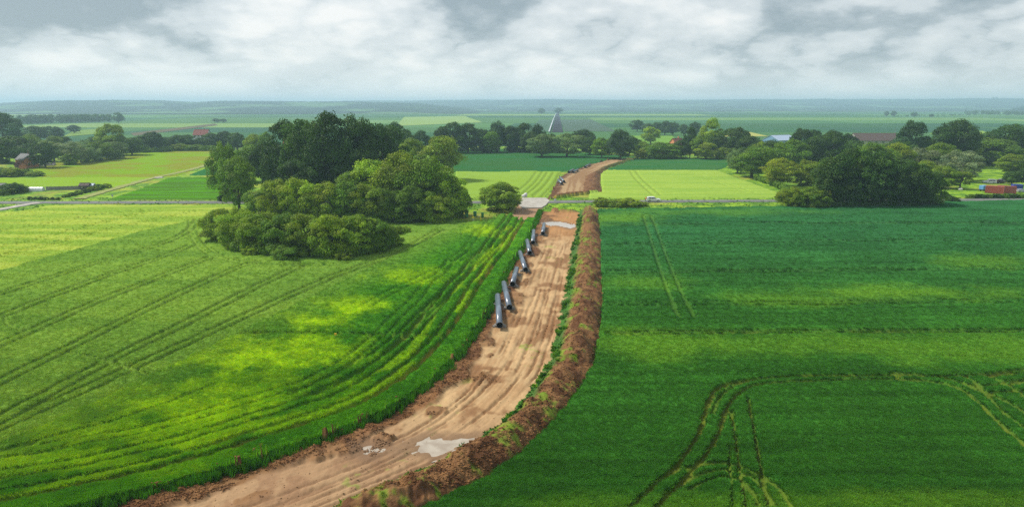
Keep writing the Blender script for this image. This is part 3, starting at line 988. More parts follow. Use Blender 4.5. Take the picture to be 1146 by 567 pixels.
# puddles lie in the hollows of the strip
for i, pp in enumerate(PUDDLES):
    cx_ = sum(p[0] for p in pp) / len(pp); cy_ = sum(p[1] for p in pp) / len(pp)
    big_ = [(cx_ + (x - cx_) * 1.35, cy_ + (y - cy_) * 1.35, -0.085) for x, y in pp]
    me = bpy.data.meshes.new('puddle'); bm = bmesh.new()
    f = bm.faces.new([bm.verts.new(p) for p in big_])
    bm.normal_update()
    if f.normal.z < 0:
        f.normal_flip()
    bm.to_mesh(me); bm.free(); me.materials.append(M_WATER)
    new_obj('puddle', me, kind='structure', label=['large pale puddle beside the weedy bank in the foreground', 'small puddle below the crop edge in the foreground', 'long shallow puddle near the last pipe'][i])


# ------------------------------------------------------------------ crop plants (uncountable) as instanced tufts
def tuft_mesh(name, blades, spread, lean, wid, seed):
    r = np.random.default_rng(seed)
    V, Fc = [], []
    for b in range(blades):
        a = r.uniform(0, 2 * math.pi); d = spread * math.sqrt(r.uniform())
        bx, by = d * math.cos(a), d * math.sin(a)
        h = r.uniform(0.6, 1.0); la = r.uniform(0, 2 * math.pi); ll = r.uniform(0.2, 1) * lean
        w_ = wid * r.uniform(0.7, 1.3); wa = r.uniform(0, math.pi)
        dx, dy = math.cos(wa) * w_ / 2, math.sin(wa) * w_ / 2
        mx, my = bx + math.cos(la) * ll * 0.35, by + math.sin(la) * ll * 0.35
        tx, ty = bx + math.cos(la) * ll, by + math.sin(la) * ll
        k = len(V)
        V += [(bx - dx, by - dy, 0), (bx + dx, by + dy, 0), (mx + dx, my + dy, h * 0.62), (mx - dx, my - dy, h * 0.62),
              (tx + dx * 0.5, ty + dy * 0.5, h), (tx - dx * 0.5, ty - dy * 0.5, h)]
        Fc += [(k, k + 1, k + 2, k + 3), (k + 3, k + 2, k + 4, k + 5)]
    return np_mesh(name, V, Fc, [M_BLADE])


def instancer(name, X, Y, Z, S, T, mesh_obj, label, category):
    me = bpy.data.meshes.new(name)
    n = len(X)
    me.vertices.add(n)
    me.vertices.foreach_set('co', np.stack([X, Y, Z], 1).astype(np.float32).ravel())
    a = me.attributes.new('scl', 'FLOAT_VECTOR', 'POINT'); a.data.foreach_set('vector', S.astype(np.float32).ravel())
    rr = np.zeros((n, 3), np.float32); rr[:, 2] = rng.uniform(0, 6.283, n); rr[:, 0] = rng.normal(0, .08, n); rr[:, 1] = rng.normal(0, .08, n)
    a = me.attributes.new('rot', 'FLOAT_VECTOR', 'POINT'); a.data.foreach_set('vector', rr.ravel())
    a = me.attributes.new('tint', 'FLOAT_COLOR', 'POINT')
    cc = np.ones((n, 4), np.float32); cc[:, :3] = T; a.data.foreach_set('color', cc.ravel())
    o = new_obj(name, me, kind='stuff', label=label, category=category)
    ng = bpy.data.node_groups.new(name + '_nodes', 'GeometryNodeTree')
    ng.interface.new_socket('Geometry', in_out='INPUT', socket_type='NodeSocketGeometry')
    ng.interface.new_socket('Geometry', in_out='OUTPUT', socket_type='NodeSocketGeometry')
    gi = ng.nodes.new('NodeGroupInput'); go = ng.nodes.new('NodeGroupOutput')
    oi = ng.nodes.new('GeometryNodeObjectInfo'); oi.inputs['Object'].default_value = mesh_obj
    oi.inputs['As Instance'].default_value = True
    ip = ng.nodes.new('GeometryNodeInstanceOnPoints')
    na = ng.nodes.new('GeometryNodeInputNamedAttribute'); na.data_type = 'FLOAT_VECTOR'; na.inputs['Name'].default_value = 'scl'
    nr = ng.nodes.new('GeometryNodeInputNamedAttribute'); nr.data_type = 'FLOAT_VECTOR'; nr.inputs['Name'].default_value = 'rot'
    L = ng.links.new
    L(gi.outputs[0], ip.inputs['Points']); L(oi.outputs['Geometry'], ip.inputs['Instance'])
    L(na.outputs['Attribute'], ip.inputs['Scale']); L(nr.outputs['Attribute'], ip.inputs['Rotation'])
    L(ip.outputs[0], go.inputs[0])
    md = o.modifiers.new('plants', 'NODES'); md.node_group = ng
    return o


def plants():
    src = bpy.data.objects.new('crop_tuft', tuft_mesh('crop_tuft', 22, 0.30, 0.28, 0.05, 3))
    weed = bpy.data.objects.new('weed_tuft', tuft_mesh('weed_tuft', 20, 0.26, 0.55, 0.16, 5))
    n = 430000
    py = 235 + (615 - 235) * rng.uniform(0, 1, n) ** 0.9
    px = rng.uniform(-250, 1400, n)
    X, Y = G(px, py)
    X = X + rng.normal(0, .1, n)
    cls, z, c, gv_ = terrain(X, Y)
    D = Y
    names = {CA: 'pale young crop plants in the upper left field', CB: 'barley plants in the left field',
             CC: 'tall wheat plants beside the bare strip', CD: 'wheat plants in the right field'}
    for k, lab in names.items():
        m = np.where((cls == k) & (gv_ < 0.18))[0]
        hgt = {CA: .26, CB: .26, CC: .40, CD: .30}[k] * rng.uniform(0.75, 1.25, len(m))
        wd = (0.75 + 0.45 * sstep(60, 200, D[m])) * rng.uniform(.8, 1.2, len(m))
        T = 1.25 * c[m] * rng.uniform(0.8, 1.3, len(m))[:, None] * np.stack([rng.uniform(.85, 1.3, len(m)), np.ones(len(m)), rng.uniform(.7, 1.1, len(m))], 1)
        instancer('crop_plants', X[m], Y[m], z[m] - hgt * 0.6, np.stack([wd, wd, hgt], 1), T, src, lab, 'crop plants')
    # extra tall stems along the cut edge of the wheat, standing in front of the wall of the crop
    t = []
    for (x0, y0), (x1, y1) in zip(EDGE_L[:-1], EDGE_L[1:]):
        L = math.hypot(x1 - x0, y1 - y0)
        for _ in range(int(L * 16)):
            u = random.random(); s = random.gauss(0.25, 0.35)
            t.append((x0 + (x1 - x0) * u + (y1 - y0) / L * -s * -1, y0 + (y1 - y0) * u + (x1 - x0) / L * s * -1))
    t = np.array(t)
    cl, zz, cc, _ = terrain(t[:, 0], t[:, 1])
    hg = rng.uniform(0.9, 1.35, len(t)); ww = rng.uniform(.6, .95, len(t))
    T = mixc(np.tile(C['C2'], (len(t), 1)), C['C'], rng.uniform(0, 1, len(t))) * rng.uniform(.8, 1.3, len(t))[:, None]
    instancer('crop_plants', t[:, 0], t[:, 1], np.full(len(t), 0.0), np.stack([ww, ww, hg], 1), T, src, 'tall wheat stems along the cut edge of the crop', 'crop plants')
    # weeds on the bank and by the road
    n = 90000
    py = 222 + (612 - 222) * rng.uniform(0, 1, n) ** 1.2
    px = rng.uniform(-40, 1186, n)
    X, Y = G(px, py)
    cls, z, c, gv_ = terrain(X, Y)
    green = (c[:, 1] > c[:, 0] * (1.12 + 0.25 * rng.uniform(size=n)))
    m = np.where(((cls == MOUND) & green) | ((cls == VERGE) & (rng.uniform(size=n) < .7) & ~inpoly(X, Y, pts([(512, 252), (519, 239), (548, 239), (545, 252)]))) | ((cls == SAND) & green & (rng.uniform(size=n) < .4)))[0]
    s = rng.uniform(0.3, 0.85, len(m)); hg = s * rng.uniform(0.3, 0.6, len(m))
    s = np.where(cls[m] == MOUND, s * .55, s); hg = np.where(cls[m] == MOUND, hg * .5, hg)
    hg = np.where(cls[m] == SAND, hg * 0.35, hg); s = np.where(cls[m] == SAND, s * .6, s)
    T = c[m] * rng.uniform(0.7, 1.35, len(m))[:, None]
    instancer('weeds', X[m], Y[m], z[m] - 0.05, np.stack([s, s, hg], 1), T, weed, 'weeds on the soil bank and grass verges', 'weeds')
    # leafy line at the foot of the bank
    t = []
    for (x0, y0), (x1, y1) in zip(EDGE_S[:-1], EDGE_S[1:]):
        L = math.hypot(x1 - x0, y1 - y0)
        for _ in range(int(L * 9)):
            u = random.random()
            t.append((x0 + (x1 - x0) * u + random.uniform(-.2, 1.4), y0 + (y1 - y0) * u))
    t = np.array(t)
    keep = fbm(t[:, 0] / 2.5, t[:, 1] / 4, 2, 301) > 0.52
    t = t[keep]
    cl, zz, cc, _ = terrain(t[:, 0], t[:, 1])
    s = rng.uniform(0.4, 1.0, len(t)); hg = s * rng.uniform(.25, .65, len(t))
    T = mixc(np.tile(C['weed2'], (len(t), 1)), C['weed'], rng.uniform(0, 1, len(t)) ** 1.5) * rng.uniform(.7, 1.3, len(t))[:, None]
    instancer('weeds', t[:, 0], t[:, 1], zz - 0.05, np.stack([s, s, hg], 1), T, weed, 'leafy weeds lining the left foot of the soil bank', 'weeds')


plants()


def clods():
    r = np.random.default_rng(12)
    bm_ = bmesh.new(); bmesh.ops.create_icosphere(bm_, subdivisions=1, radius=1)
    for v in bm_.verts:
        v.co *= r.uniform(0.65, 1.2); v.co.z *= 0.7
    m, w = new_mat('soil_clod')
    at = w.n('ShaderNodeAttribute', attribute_name='tint', attribute_type='INSTANCER').outputs['Color']
    finish(m, w, w.n('ShaderNodeBsdfPrincipled', {'Base Color': at, 'Roughness': 0.95, 'Specular IOR Level': 0.1}).outputs[0])
    me_ = bpy.data.meshes.new('clod'); bm_.to_mesh(me_); bm_.free(); me_.materials.append(m)
    src = bpy.data.objects.new('clod', me_)
    n = 120000
    py = 236 + (612 - 236) * rng.uniform(0, 1, n); f = rng.uniform(-30, 330, n)
    ex = np.interp(py, [p[1] for p in ((0, 236), (0, 330), (0, 416), (0, 464), (0, 511), (0, 552), (0, 606))], [600, 553, 498, 434, 316, 180, -60])
    X, Y = G(ex + f, py)
    cls, z, c, _ = terrain(X, Y)
    lum = c.sum(1)
    dark = lum < C['sand2'].sum() * 0.82
    brown = c[:, 0] > c[:, 1] * 1.15
    m_ = np.where(((cls == MOUND) & brown) | ((cls == SAND) & dark & brown) | ((cls == SAND) & (rng.uniform(size=n) < 0.04)))[0]
    sz = 0.035 + 0.13 * rng.uniform(0, 1, len(m_)) ** 4
    sz = np.where((cls[m_] == SAND) & ~dark[m_], sz * 0.6, sz)
    T = c[m_] * rng.uniform(.8, 1.35, len(m_))[:, None]
    instancer('soil_clods', X[m_], Y[m_], z[m_] + sz * .25, np.stack([sz, sz * rng.uniform(.7, 1.2, len(m_)), sz], 1), T, src, 'loose soil clods on the bank and along the crop edge', 'clods')


clods()

# ------------------------------------------------------------------ trees
PROTO = {}


def crown_mesh(name, kind, seed, leaves=9000):
    r = np.random.default_rng(seed)
    cfg = {'round': (0.52, 0.37, 0.40, 72, (.05, .15), .06), 'tall': (0.52, 0.36, 0.43, 74, (.06, .15), .04), 'bush': (0.44, 0.40, 0.44, 80, (.05, .15), .01),
           'willow': (0.52, 0.39, 0.40, 90, (.06, .12), .03), 'open': (0.56, 0.38, 0.38, 44, (.07, .13), .12)}[kind]
    cz, rx, rz, nb, (ra, rb), zmin = cfg
    cen, rad = [], []
    tries = 0
    while len(cen) < nb and tries < 4000:
        tries += 1
        d = r.normal(size=3); d /= np.linalg.norm(d)
        k = r.uniform(0.55, 1.0) ** 0.5
        lob = 1 + 0.16 * math.sin(3 * math.atan2(d[1], d[0]) + seed) + 0.10 * math.sin(5 * math.atan2(d[1], d[0]) + 2.1 * seed)
        p = np.array([d[0] * rx * k * lob, d[1] * rx * k * lob, cz + d[2] * rz * k])
        if kind == 'tall':
            p[:2] *= 1.15 - 0.55 * max(0, (p[2] - 0.5)) * 1.6
        if p[2] < zmin + 0.04:
            p[2] = zmin + 0.04 + r.uniform(0, .08)
        R_ = r.uniform(ra, rb)
        if p[2] + R_ > 1.0:
            p[2] = 1.0 - R_ * r.uniform(.8, 1.0)
        if any(np.linalg.norm(p - q) < 0.55 * R_ for q in cen):
            continue
        cen.append(p); rad.append(R_)
    cen = np.array(cen); rad = np.array(rad)
    wgt = rad ** 2; wgt /= wgt.sum()
    n = int(leaves * 1.7)
    bi = r.choice(len(cen), n, p=wgt)
    d = r.normal(size=(n, 3)); d /= np.linalg.norm(d, axis=1)[:, None]
    d[:, 2] = np.where(d[:, 2] < -0.3, -d[:, 2] * r.uniform(0.2, 1, n), d[:, 2])
    d /= np.linalg.norm(d, axis=1)[:, None]
    # sub-clumps: leaves gather in sprays on each bough
    axs = r.uniform(0.6, 1.45, (len(cen), 3)); axs[:, 2] *= 0.85
    spr = fbm(d[:, 0] * 3 + bi * 3.1, d[:, 1] * 3 + d[:, 2] * 2.3, 2, seed)
    rr = rad[bi] * (0.66 + 0.6 * spr + r.normal(0, .13, n))
    p = cen[bi] + d * axs[bi] * rr[:, None]
    ok = np.ones(n, bool)
    for q, R_ in zip(cen, rad):
        ok &= np.linalg.norm(p - q, axis=1) > R_ * 0.6
    inner = r.uniform(size=n) < 0.12
    ok |= inner
    ok &= p[:, 2] > zmin * 0.6
    p = p[ok][:leaves]; d = d[ok][:leaves]; bi = bi[ok][:leaves]
    n = len(p)
    nrm = d + r.normal(0, 0.55, (n, 3)); nrm[:, 2] += 0.25
    nrm /= np.linalg.norm(nrm, axis=1)[:, None]
    a = np.cross(nrm, r.normal(size=(n, 3))); a /= np.linalg.norm(a, axis=1)[:, None]
    b = np.cross(nrm, a)
    sz = r.uniform(0.009, 0.019, n)[:, None] * (0.8 if kind == 'willow' else 1.0)
    el = r.uniform(0.5, 0.8, n)[:, None]
    a = a * sz; b = b * sz * el
    V = np.stack([p - a, p - b * 1.0 + a * .1, p + a, p + b + a * .1], 1).reshape(-1, 3)
    Fq = np.arange(4 * n).reshape(n, 4)
    bl = r.uniform(0.72, 1.28, len(cen))
    hue = r.uniform(-0.1, 0.1, len(cen))
    v = bl[bi] * r.uniform(0.65, 1.35, n)
    cc = np.stack([v * (1 + hue[bi] + r.normal(0, .06, n)), v, v * (1 - hue[bi])], 1)
    return np_mesh(name, V, Fq, [M_LEAF], False, np.repeat(cc, 4, 0)), cen, rad


def trunk_mesh(name, cen, kind, seed):
    r = random.Random(seed)
    b = MB()
    hz = 0.62 if kind != 'bush' else 0.4
    path = [(0, 0, -0.03), (r.uniform(-.01, .01), r.uniform(-.01, .01), hz * .4), (r.uniform(-.03, .03), r.uniform(-.03, .03), hz)]
    b.tube(path, [0.034, 0.026, 0.012], 8)
    idx = list(range(len(cen))); r.shuffle(idx)
    for k in idx[:9]:
        z0 = min(hz * r.uniform(.35, .9), cen[k][2] * 0.8)
        t = z0 / hz
        s = Vector(path[0]).lerp(Vector(path[2]), t)
        e = Vector(cen[k]); mid = s.lerp(e, 0.5) + Vector((0, 0, 0.03))
        b.tube([s, mid, e], [0.016, 0.010, 0.004], 6)
    return b.mesh(name, M_BARK, True)


for kind, nv in (('round', 3), ('tall', 3), ('bush', 3), ('willow', 2), ('open', 2)):
    for v in range(nv):
        sd_ = hash((len(kind), v)) % 97 + v * 13 + len(kind) * 7
        cm, cen, rad = crown_mesh('crown', kind, sd_, 25000 if kind in ('bush', 'willow') else 21000)
        PROTO[(kind, v)] = (cm, trunk_mesh('trunk', cen, kind, sd_))

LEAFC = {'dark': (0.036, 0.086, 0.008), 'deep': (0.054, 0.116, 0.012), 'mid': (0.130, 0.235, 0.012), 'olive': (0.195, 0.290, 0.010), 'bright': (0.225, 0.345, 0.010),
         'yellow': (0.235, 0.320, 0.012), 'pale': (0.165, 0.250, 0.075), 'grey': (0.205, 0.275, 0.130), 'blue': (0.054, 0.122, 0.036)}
ntree = [0]


def tree(px, base, top, w, kind, colour, label, group=None, name=None, sink=0.0, rnd=True):
    """a tree with its foot at photo pixel (px, base), its tip at row top, w pixels wide"""
    x, y = (float(c) for c in G(px, base))
    wm = w * (y * CP + H * SP) / F
    hm = float(z_at(top, y))
    k = ntree[0]; ntree[0] += 1
    r = random.Random(900 + k)
    nv = {'round': 3, 'tall': 3, 'bush': 3, 'willow': 2, 'open': 2}[kind]
    cm, tm = PROTO[(kind, k % nv)]
    nm = name or {'bush': 'bush', 'willow': 'willow_tree'}.get(kind, 'tree')
    t = empty(nm, (x, y, -0.15), r.uniform(0, 6.28), label=label, category='bush' if nm in ('bush', 'shrub') else 'tree')
    t.scale = (wm * 1.2, wm * 1.2 * r.uniform(.92, 1.08), hm + 0.2)
    if group:
        t['group'] = group
    c = new_obj('crown', cm, t); tr_ = new_obj('trunk', tm, t)
    b = LEAFC[colour]; f = r.uniform(0.85, 1.18); g = r.uniform(-.08, .08)
    c.color = (b[0] * f * (1 + g), b[1] * f, b[2] * f * (1 - g), 1)
    return t


ORD = ['first', 'second', 'third', 'fourth', 'fifth', 'sixth', 'seventh', 'eighth', 'ninth', 'tenth', 'eleventh', 'twelfth', 'thirteenth', 'fourteenth']


def row(items, what, group, name=None):
    """a row of look-alike trees, told apart by counting from the left"""
    items = sorted(items, key=lambda i: i[0])
    for k, it in enumerate(items):
        tree(*it, label=what % ORD[k], group=group, name=name)


# front thicket of the copse
row([(247, 270, 231, 40, 'bush', 'olive'), (268, 277, 232, 44, 'bush', 'bright'), (292, 282, 234, 46, 'bush', 'olive'), (318, 285, 236, 46, 'bush', 'mid'), (345, 286, 237, 46, 'bush', 'olive'),
     (372, 287, 236, 46, 'bush', 'bright'), (399, 286, 237, 46, 'bush', 'olive'), (420, 283, 242, 40, 'bush', 'mid'), (436, 277, 249, 30, 'bush', 'olive')],
    '%s willow bush from the left in the front thicket of the copse', 'front thicket of the copse')
row([(262, 281, 271, 15, 'bush', 'yellow'), (281, 287, 275, 18, 'bush', 'bright'), (322, 291, 272, 30, 'bush', 'mid'), (385, 292, 280, 20, 'bush', 'olive'), (452, 262, 252, 14, 'bush', 'bright')],
    '%s low shrub from the left at the foot of the front thicket', 'low shrubs before the thicket', 'shrub')
# second rank
row([(292, 246, 210, 34, 'bush', 'mid'), (312, 250, 200, 40, 'round', 'olive'), (338, 251, 197, 42, 'bush', 'bright'), (364, 251, 200, 40, 'bush', 'olive'), (388, 251, 202, 40, 'round', 'mid'),
     (412, 251, 204, 40, 'bush', 'olive'), (432, 250, 207, 36, 'bush', 'mid')],
    '%s bushy tree from the left in the second rank of the copse', 'second rank of the copse')
row([(398, 240, 190, 44, 'round', 'mid'), (424, 240, 176, 52, 'round', 'bright'), (452, 243, 170, 58, 'round', 'olive'), (480, 245, 172, 56, 'bush', 'mid'), (500, 245, 190, 44, 'bush', 'bright'), (462, 250, 205, 46, 'bush', 'mid'),
     (511, 243, 206, 28, 'bush', 'mid'), (488, 250, 216, 36, 'bush', 'olive')],
    '%s tree from the left in the broad green mass right of the thicket', 'right mass of the copse')
# tall dark trees behind
row([(322, 220, 133, 44, 'tall', 'dark'), (346, 224, 129, 50, 'tall', 'deep'), (374, 226, 124, 54, 'tall', 'dark'), (400, 225, 130, 52, 'tall', 'deep'), (422, 222, 134, 46, 'tall', 'dark'), (438, 216, 139, 40, 'tall', 'deep'),
     (300, 214, 158, 34, 'round', 'dark'), (330, 232, 178, 46, 'round', 'dark')],
    '%s tall dark tree from the left behind the copse', 'tall dark trees of the copse')
tree(254, 224, 160, 32, 'tall', 'mid', 'slender open tree at the left tip of the copse')
tree(268, 236, 176, 38, 'round', 'mid', 'loose leaved tree just above the left end of the thicket')
tree(250, 225.5, 217, 12, 'bush', 'dark', 'small dark bush by the road left of the copse', name='shrub')
tree(284, 204, 160, 36, 'round', 'mid', 'rounded tree in front of the red roofed house')
tree(285, 180, 150, 22, 'round', 'olive', 'yellowish round tree near the white house')
tree(300, 181, 147, 18, 'round', 'mid', 'small round tree beside the white house')
tree(489, 203, 150, 46, 'round', 'olive', 'olive round tree standing above the right end of the copse')
tree(462, 200, 155, 32, 'round', 'olive', 'olive tree just left of the rounded one above the copse')
row([(444, 185, 136, 26, 'tall', 'blue'), (457, 180, 143, 24, 'round', 'deep'), (472, 178, 146, 22, 'round', 'blue')],
    '%s bluish tree from the left behind the right end of the copse', 'trees behind the copse')
# centre row
row([(507, 172, 135, 30, 'round', 'dark'), (524, 172, 138, 28, 'round', 'dark'), (540, 171, 144, 22, 'round', 'deep'), (556, 171, 136, 22, 'tall', 'blue'), (572, 171, 141, 24, 'round', 'dark'), (586, 171, 137, 24, 'tall', 'dark'),
     (602, 170, 139, 18, 'tall', 'dark'), (494, 173, 142, 20, 'round', 'deep'), (617, 171, 150, 18, 'round', 'dark')],
    '%s dark tree from the left in the row above the dark green field', 'central tree row')
tree(606, 176.5, 149, 34, 'willow', 'pale', 'left of two rounded willows at the end of the dark field')
tree(634, 176.5, 148, 34, 'willow', 'pale', 'right of two rounded willows at the end of the dark field')
tree(652, 170, 145, 28, 'round', 'dark', 'dark tree right behind the two rounded willows')
tree(673, 177.5, 153, 24, 'willow', 'mid', 'light green tree left of the bushy tree at the strip bend')
tree(694, 178.5, 145, 28, 'tall', 'blue', 'bushy blue green tree where the strip bends away')
tree(712, 173, 156, 20, 'round', 'deep', 'dark tree right of the bushy tree at the strip bend')
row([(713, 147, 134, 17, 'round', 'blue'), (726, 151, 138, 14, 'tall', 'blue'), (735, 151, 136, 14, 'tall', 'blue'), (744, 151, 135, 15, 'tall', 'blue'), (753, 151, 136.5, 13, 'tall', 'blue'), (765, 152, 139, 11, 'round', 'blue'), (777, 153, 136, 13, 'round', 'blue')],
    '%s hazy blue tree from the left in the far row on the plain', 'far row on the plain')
tree(728, 162, 141, 18, 'round', 'bright', 'bright green tree before the far hazy row')
tree(741, 178, 158, 36, 'bush', 'mid', 'broad low bush beside the narrow dark green field')
tree(718, 178, 166, 13, 'bush', 'yellow', 'small yellowish bush left of the broad low bush')
tree(772, 177, 142, 16, 'tall', 'dark', 'narrow dark tree left of the tall light one')
tree(794, 176, 133, 26, 'open', 'bright', 'tall light green tree rising above the hedge on the right')
tree(790, 179, 159, 24, 'round', 'yellow', 'yellow green round bush under the tall light tree')
tree(762, 178, 156, 18, 'round', 'deep', 'dark bush beside the red brown roof')
tree(809, 179, 164, 18, 'bush', 'olive', 'small olive bush between the yellow bush and the dark oak')
tree(823, 178, 142, 38, 'round', 'deep', 'wide dark oak at the corner of the narrow field')
tree(841, 199, 162, 48, 'round', 'mid', 'large round tree at the right edge of the bright field')
tree(825, 194, 165, 26, 'willow', 'pale', 'pale tree tucked against the large round tree')
tree(872, 209, 176, 36, 'round', 'yellow', 'yellowish round tree right of the bright field')
tree(903, 208, 178, 32, 'bush', 'olive', 'olive bushy tree beside the dark right thicket')
row([(862, 190, 157, 30, 'round', 'deep'), (885, 192, 155, 34, 'round', 'mid'), (908, 190, 150, 32, 'round', 'deep'), (928, 190, 148, 30, 'round', 'deep')],
    '%s mid green tree from the left behind the right thicket', 'trees behind the right thicket')
row([(894, 180, 143, 26, 'round', 'dark'), (912, 180, 144, 26, 'round', 'dark'), (930, 180, 146, 26, 'round', 'dark'), (946, 180, 149, 24, 'round', 'dark')],
    '%s dark tree from the left between the blue barn and brown barn', 'dark trees between the barns')
# right thicket
row([(884, 232.5, 208, 26, 'bush', 'olive'), (902, 233, 207, 32, 'bush', 'mid'), (917, 233, 212, 26, 'bush', 'mid')],
    '%s low bush from the left at the left end of the right thicket', 'bushes left of the right thicket')
row([(932, 231, 170, 44, 'bush', 'deep'), (952, 231, 161, 50, 'bush', 'deep'), (976, 231, 165, 48, 'bush', 'deep'), (998, 231, 174, 44, 'bush', 'deep'), (1019, 231, 178, 42, 'bush', 'deep'), (1037, 230, 192, 34, 'bush', 'mid')],
    '%s big tree from the left in the dark thicket by the right field', 'dark right thicket')
tree(975, 206, 158, 40, 'round', 'mid', 'tree crown rising behind the middle of the dark right thicket')
tree(1002, 200, 160, 34, 'round', 'olive', 'olive tree behind the right half of the dark thicket')
tree(1016, 188, 134, 34, 'round', 'blue', 'high dark tree right of the brown barn')
tree(1048, 187, 139, 34, 'round', 'dark', 'dark dome shaped tree left of the highest dome tree')
tree(1067, 187, 134, 42, 'round', 'dark', 'widest dark dome tree on the right skyline')
tree(1084, 186, 147, 20, 'round', 'olive', 'small brownish tree leaning on the widest dome tree')
tree(1027, 199, 164, 34, 'willow', 'grey', 'grey green willow behind the right end of the thicket')
tree(1050, 197, 160, 36, 'round', 'mid', 'mid green tree between the two grey willows')
tree(1076, 203, 167, 40, 'willow', 'grey', 'pale grey willow above the vehicle yard')
tree(1100, 184, 153, 64, 'bush', 'mid', 'wide green thicket tree right of the dome trees')
tree(1055, 211, 186, 28, 'round', 'olive', 'olive garden tree left of the small yard tree')
tree(1074, 212, 191, 22, 'open', 'olive', 'small open garden tree left of the red containers')
tree(1122, 182, 137, 46, 'round', 'deep', 'tall dark tree above the red containers')
tree(1148, 182, 141, 36, 'round', 'blue', 'blue green tree cut by the right edge of the view')
tree(1131, 196, 172, 32, 'round', 'olive', 'rounded olive tree behind the blue trailer')
tree(1132, 207, 191, 18, 'round', 'deep', 'small dark tree under the rounded olive tree')
tree(1150, 208, 188, 24, 'round', 'deep', 'dark tree at the right edge behind the blue trailer')
tree(1065, 227, 219, 15, 'bush', 'deep', 'small dark bush by the road at the yard hedge', name='shrub')
row([(1006, 201, 176, 28, 'round', 'deep'), (1034, 207, 180, 30, 'round', 'olive')], '%s tree from the left filling the gap behind the thicket', 'gap trees')
# bush by the crossing and road bushes
tree(561, 236, 202, 44, 'bush', 'olive', 'round dark bush left of the gravel crossing')
row([(673, 231.5, 220.5, 17, 'bush', 'yellow'), (692, 232, 222, 16, 'bush', 'bright'), (704, 232, 220.5, 22, 'bush', 'yellow'), (718, 231, 225, 12, 'bush', 'bright')],
    '%s yellow green bush from the left on the road verge', 'bushes on the road verge')
# left background
tree(6, 166, 126, 40, 'round', 'blue', 'big bluish tree at the left edge of the view')
tree(-8, 190, 152, 50, 'round', 'deep', 'dark tree cut by the left edge beside the brick house')
tree(22, 182, 151, 48, 'round', 'deep', 'broad dark tree behind the brick house')
tree(51, 188, 160, 28, 'round', 'dark', 'dark tree right of the brick house')
tree(61, 181, 151, 26, 'willow', 'pale', 'pale willow behind the dark tree near the brick house')
tree(82, 184, 157, 30, 'willow', 'grey', 'large grey green willow right of the brick house')
tree(79, 185, 171, 14, 'bush', 'mid', 'small round bush at the foot of the grey willow', name='shrub')
row([(99, 182, 160, 24, 'bush', 'pale'), (113, 180, 157, 26, 'bush', 'mid'), (128, 178, 157, 26, 'bush', 'pale')],
    '%s bushy tree from the left along the top of the olive pasture', 'bushy trees along the pasture')
tree(127, 174, 138, 30, 'round', 'olive', 'tall olive tree above the pasture hedge')
row([(148, 174, 153, 26, 'round', 'deep'), (160, 170, 152, 22, 'round', 'deep'), (173, 170, 147, 24, 'round', 'dark'), (185, 168, 153, 18, 'round', 'dark')],
    '%s dark tree from the left in the hedge left of the red roofed house', 'hedge trees at the pasture')
row([(199, 168, 151, 20, 'round', 'deep'), (212, 167, 150, 20, 'round', 'dark'), (225, 167, 153, 18, 'bush', 'deep'), (238, 167, 148, 20, 'round', 'deep'), (252, 167, 147, 20, 'round', 'dark'), (266, 169, 148, 20, 'round', 'deep'), (203, 169, 160, 18, 'bush', 'olive'), (219, 169, 161, 16, 'bush', 'mid')],
    '%s hedge tree from the left around the red roofed house', 'hedge trees by the red roofed house')
row([(40, 158, 141, 22, 'round', 'blue'), (55, 157, 141, 20, 'round', 'blue'), (66, 158, 141, 14, 'round', 'blue'), (30, 160, 146, 22, 'round', 'blue')],
    '%s hazy tree from the left behind the brick house trees', 'hazy trees at the left')
tree(83, 149, 140, 13, 'round', 'blue', 'lone small hazy tree on the plain at the left')
tree(133, 138, 125.5, 11, 'tall', 'blue', 'lone tall tree at the end of the distant wood')
tree(243, 137.2, 132.5, 9, 'round', 'blue', 'left of two small tree clumps on the far plain')
tree(250, 137.2, 133.0, 8, 'round', 'blue', 'right of two small tree clumps on the far plain')
tree(606, 127.5, 121, 8, 'round', 'blue', 'faint hazy tree left of the distant strip end')
tree(625, 127.5, 120.5, 9, 'round', 'blue', 'faint hazy tree at the distant strip end')
row([(992, 130.5, 124.5, 5, 'round', 'blue'), (1000, 130.5, 124, 6, 'round', 'blue'), (1023, 131, 125.3, 7, 'round', 'blue'), (1042, 131.5, 127.5, 5, 'round', 'blue')],
    '%s tiny hazy tree from the left on the right hand plain', 'tiny trees on the plain')
row([(718, 176, 158, 22, 'round', 'mid'), (752, 176, 160, 22, 'round', 'deep'), (781, 178, 152, 22, 'round', 'mid'), (803, 177, 150, 24, 'round', 'deep'), (811, 177, 154, 24, 'round', 'mid'), (838, 180, 152, 28, 'round', 'deep'), (851, 186, 158, 26, 'round', 'olive')],
    '%s filler tree from the left in the hedge behind the narrow dark field', 'hedge behind the narrow dark field')
row([(958, 186, 156, 30, 'round', 'deep'), (992, 186, 160, 30, 'round', 'mid'), (1010, 190, 158, 28, 'round', 'deep'), (1032, 188, 152, 30, 'round', 'mid'), (1060, 192, 166, 28, 'round', 'deep'), (1092, 182, 150, 30, 'round', 'deep'), (1108, 180, 150, 28, 'round', 'dark')],
    '%s tree from the left in the dense belt behind the right thicket', 'dense belt behind the right thicket')
row([(70, 174, 152, 24, 'round', 'deep'), (96, 174, 156, 22, 'willow', 'pale'), (110, 172, 152, 22, 'round', 'deep'), (140, 171, 154, 22, 'round', 'mid'), (36, 176, 150, 26, 'round', 'mid')],
    '%s tree from the left filling the belt behind the grey willow', 'belt behind the grey willow')
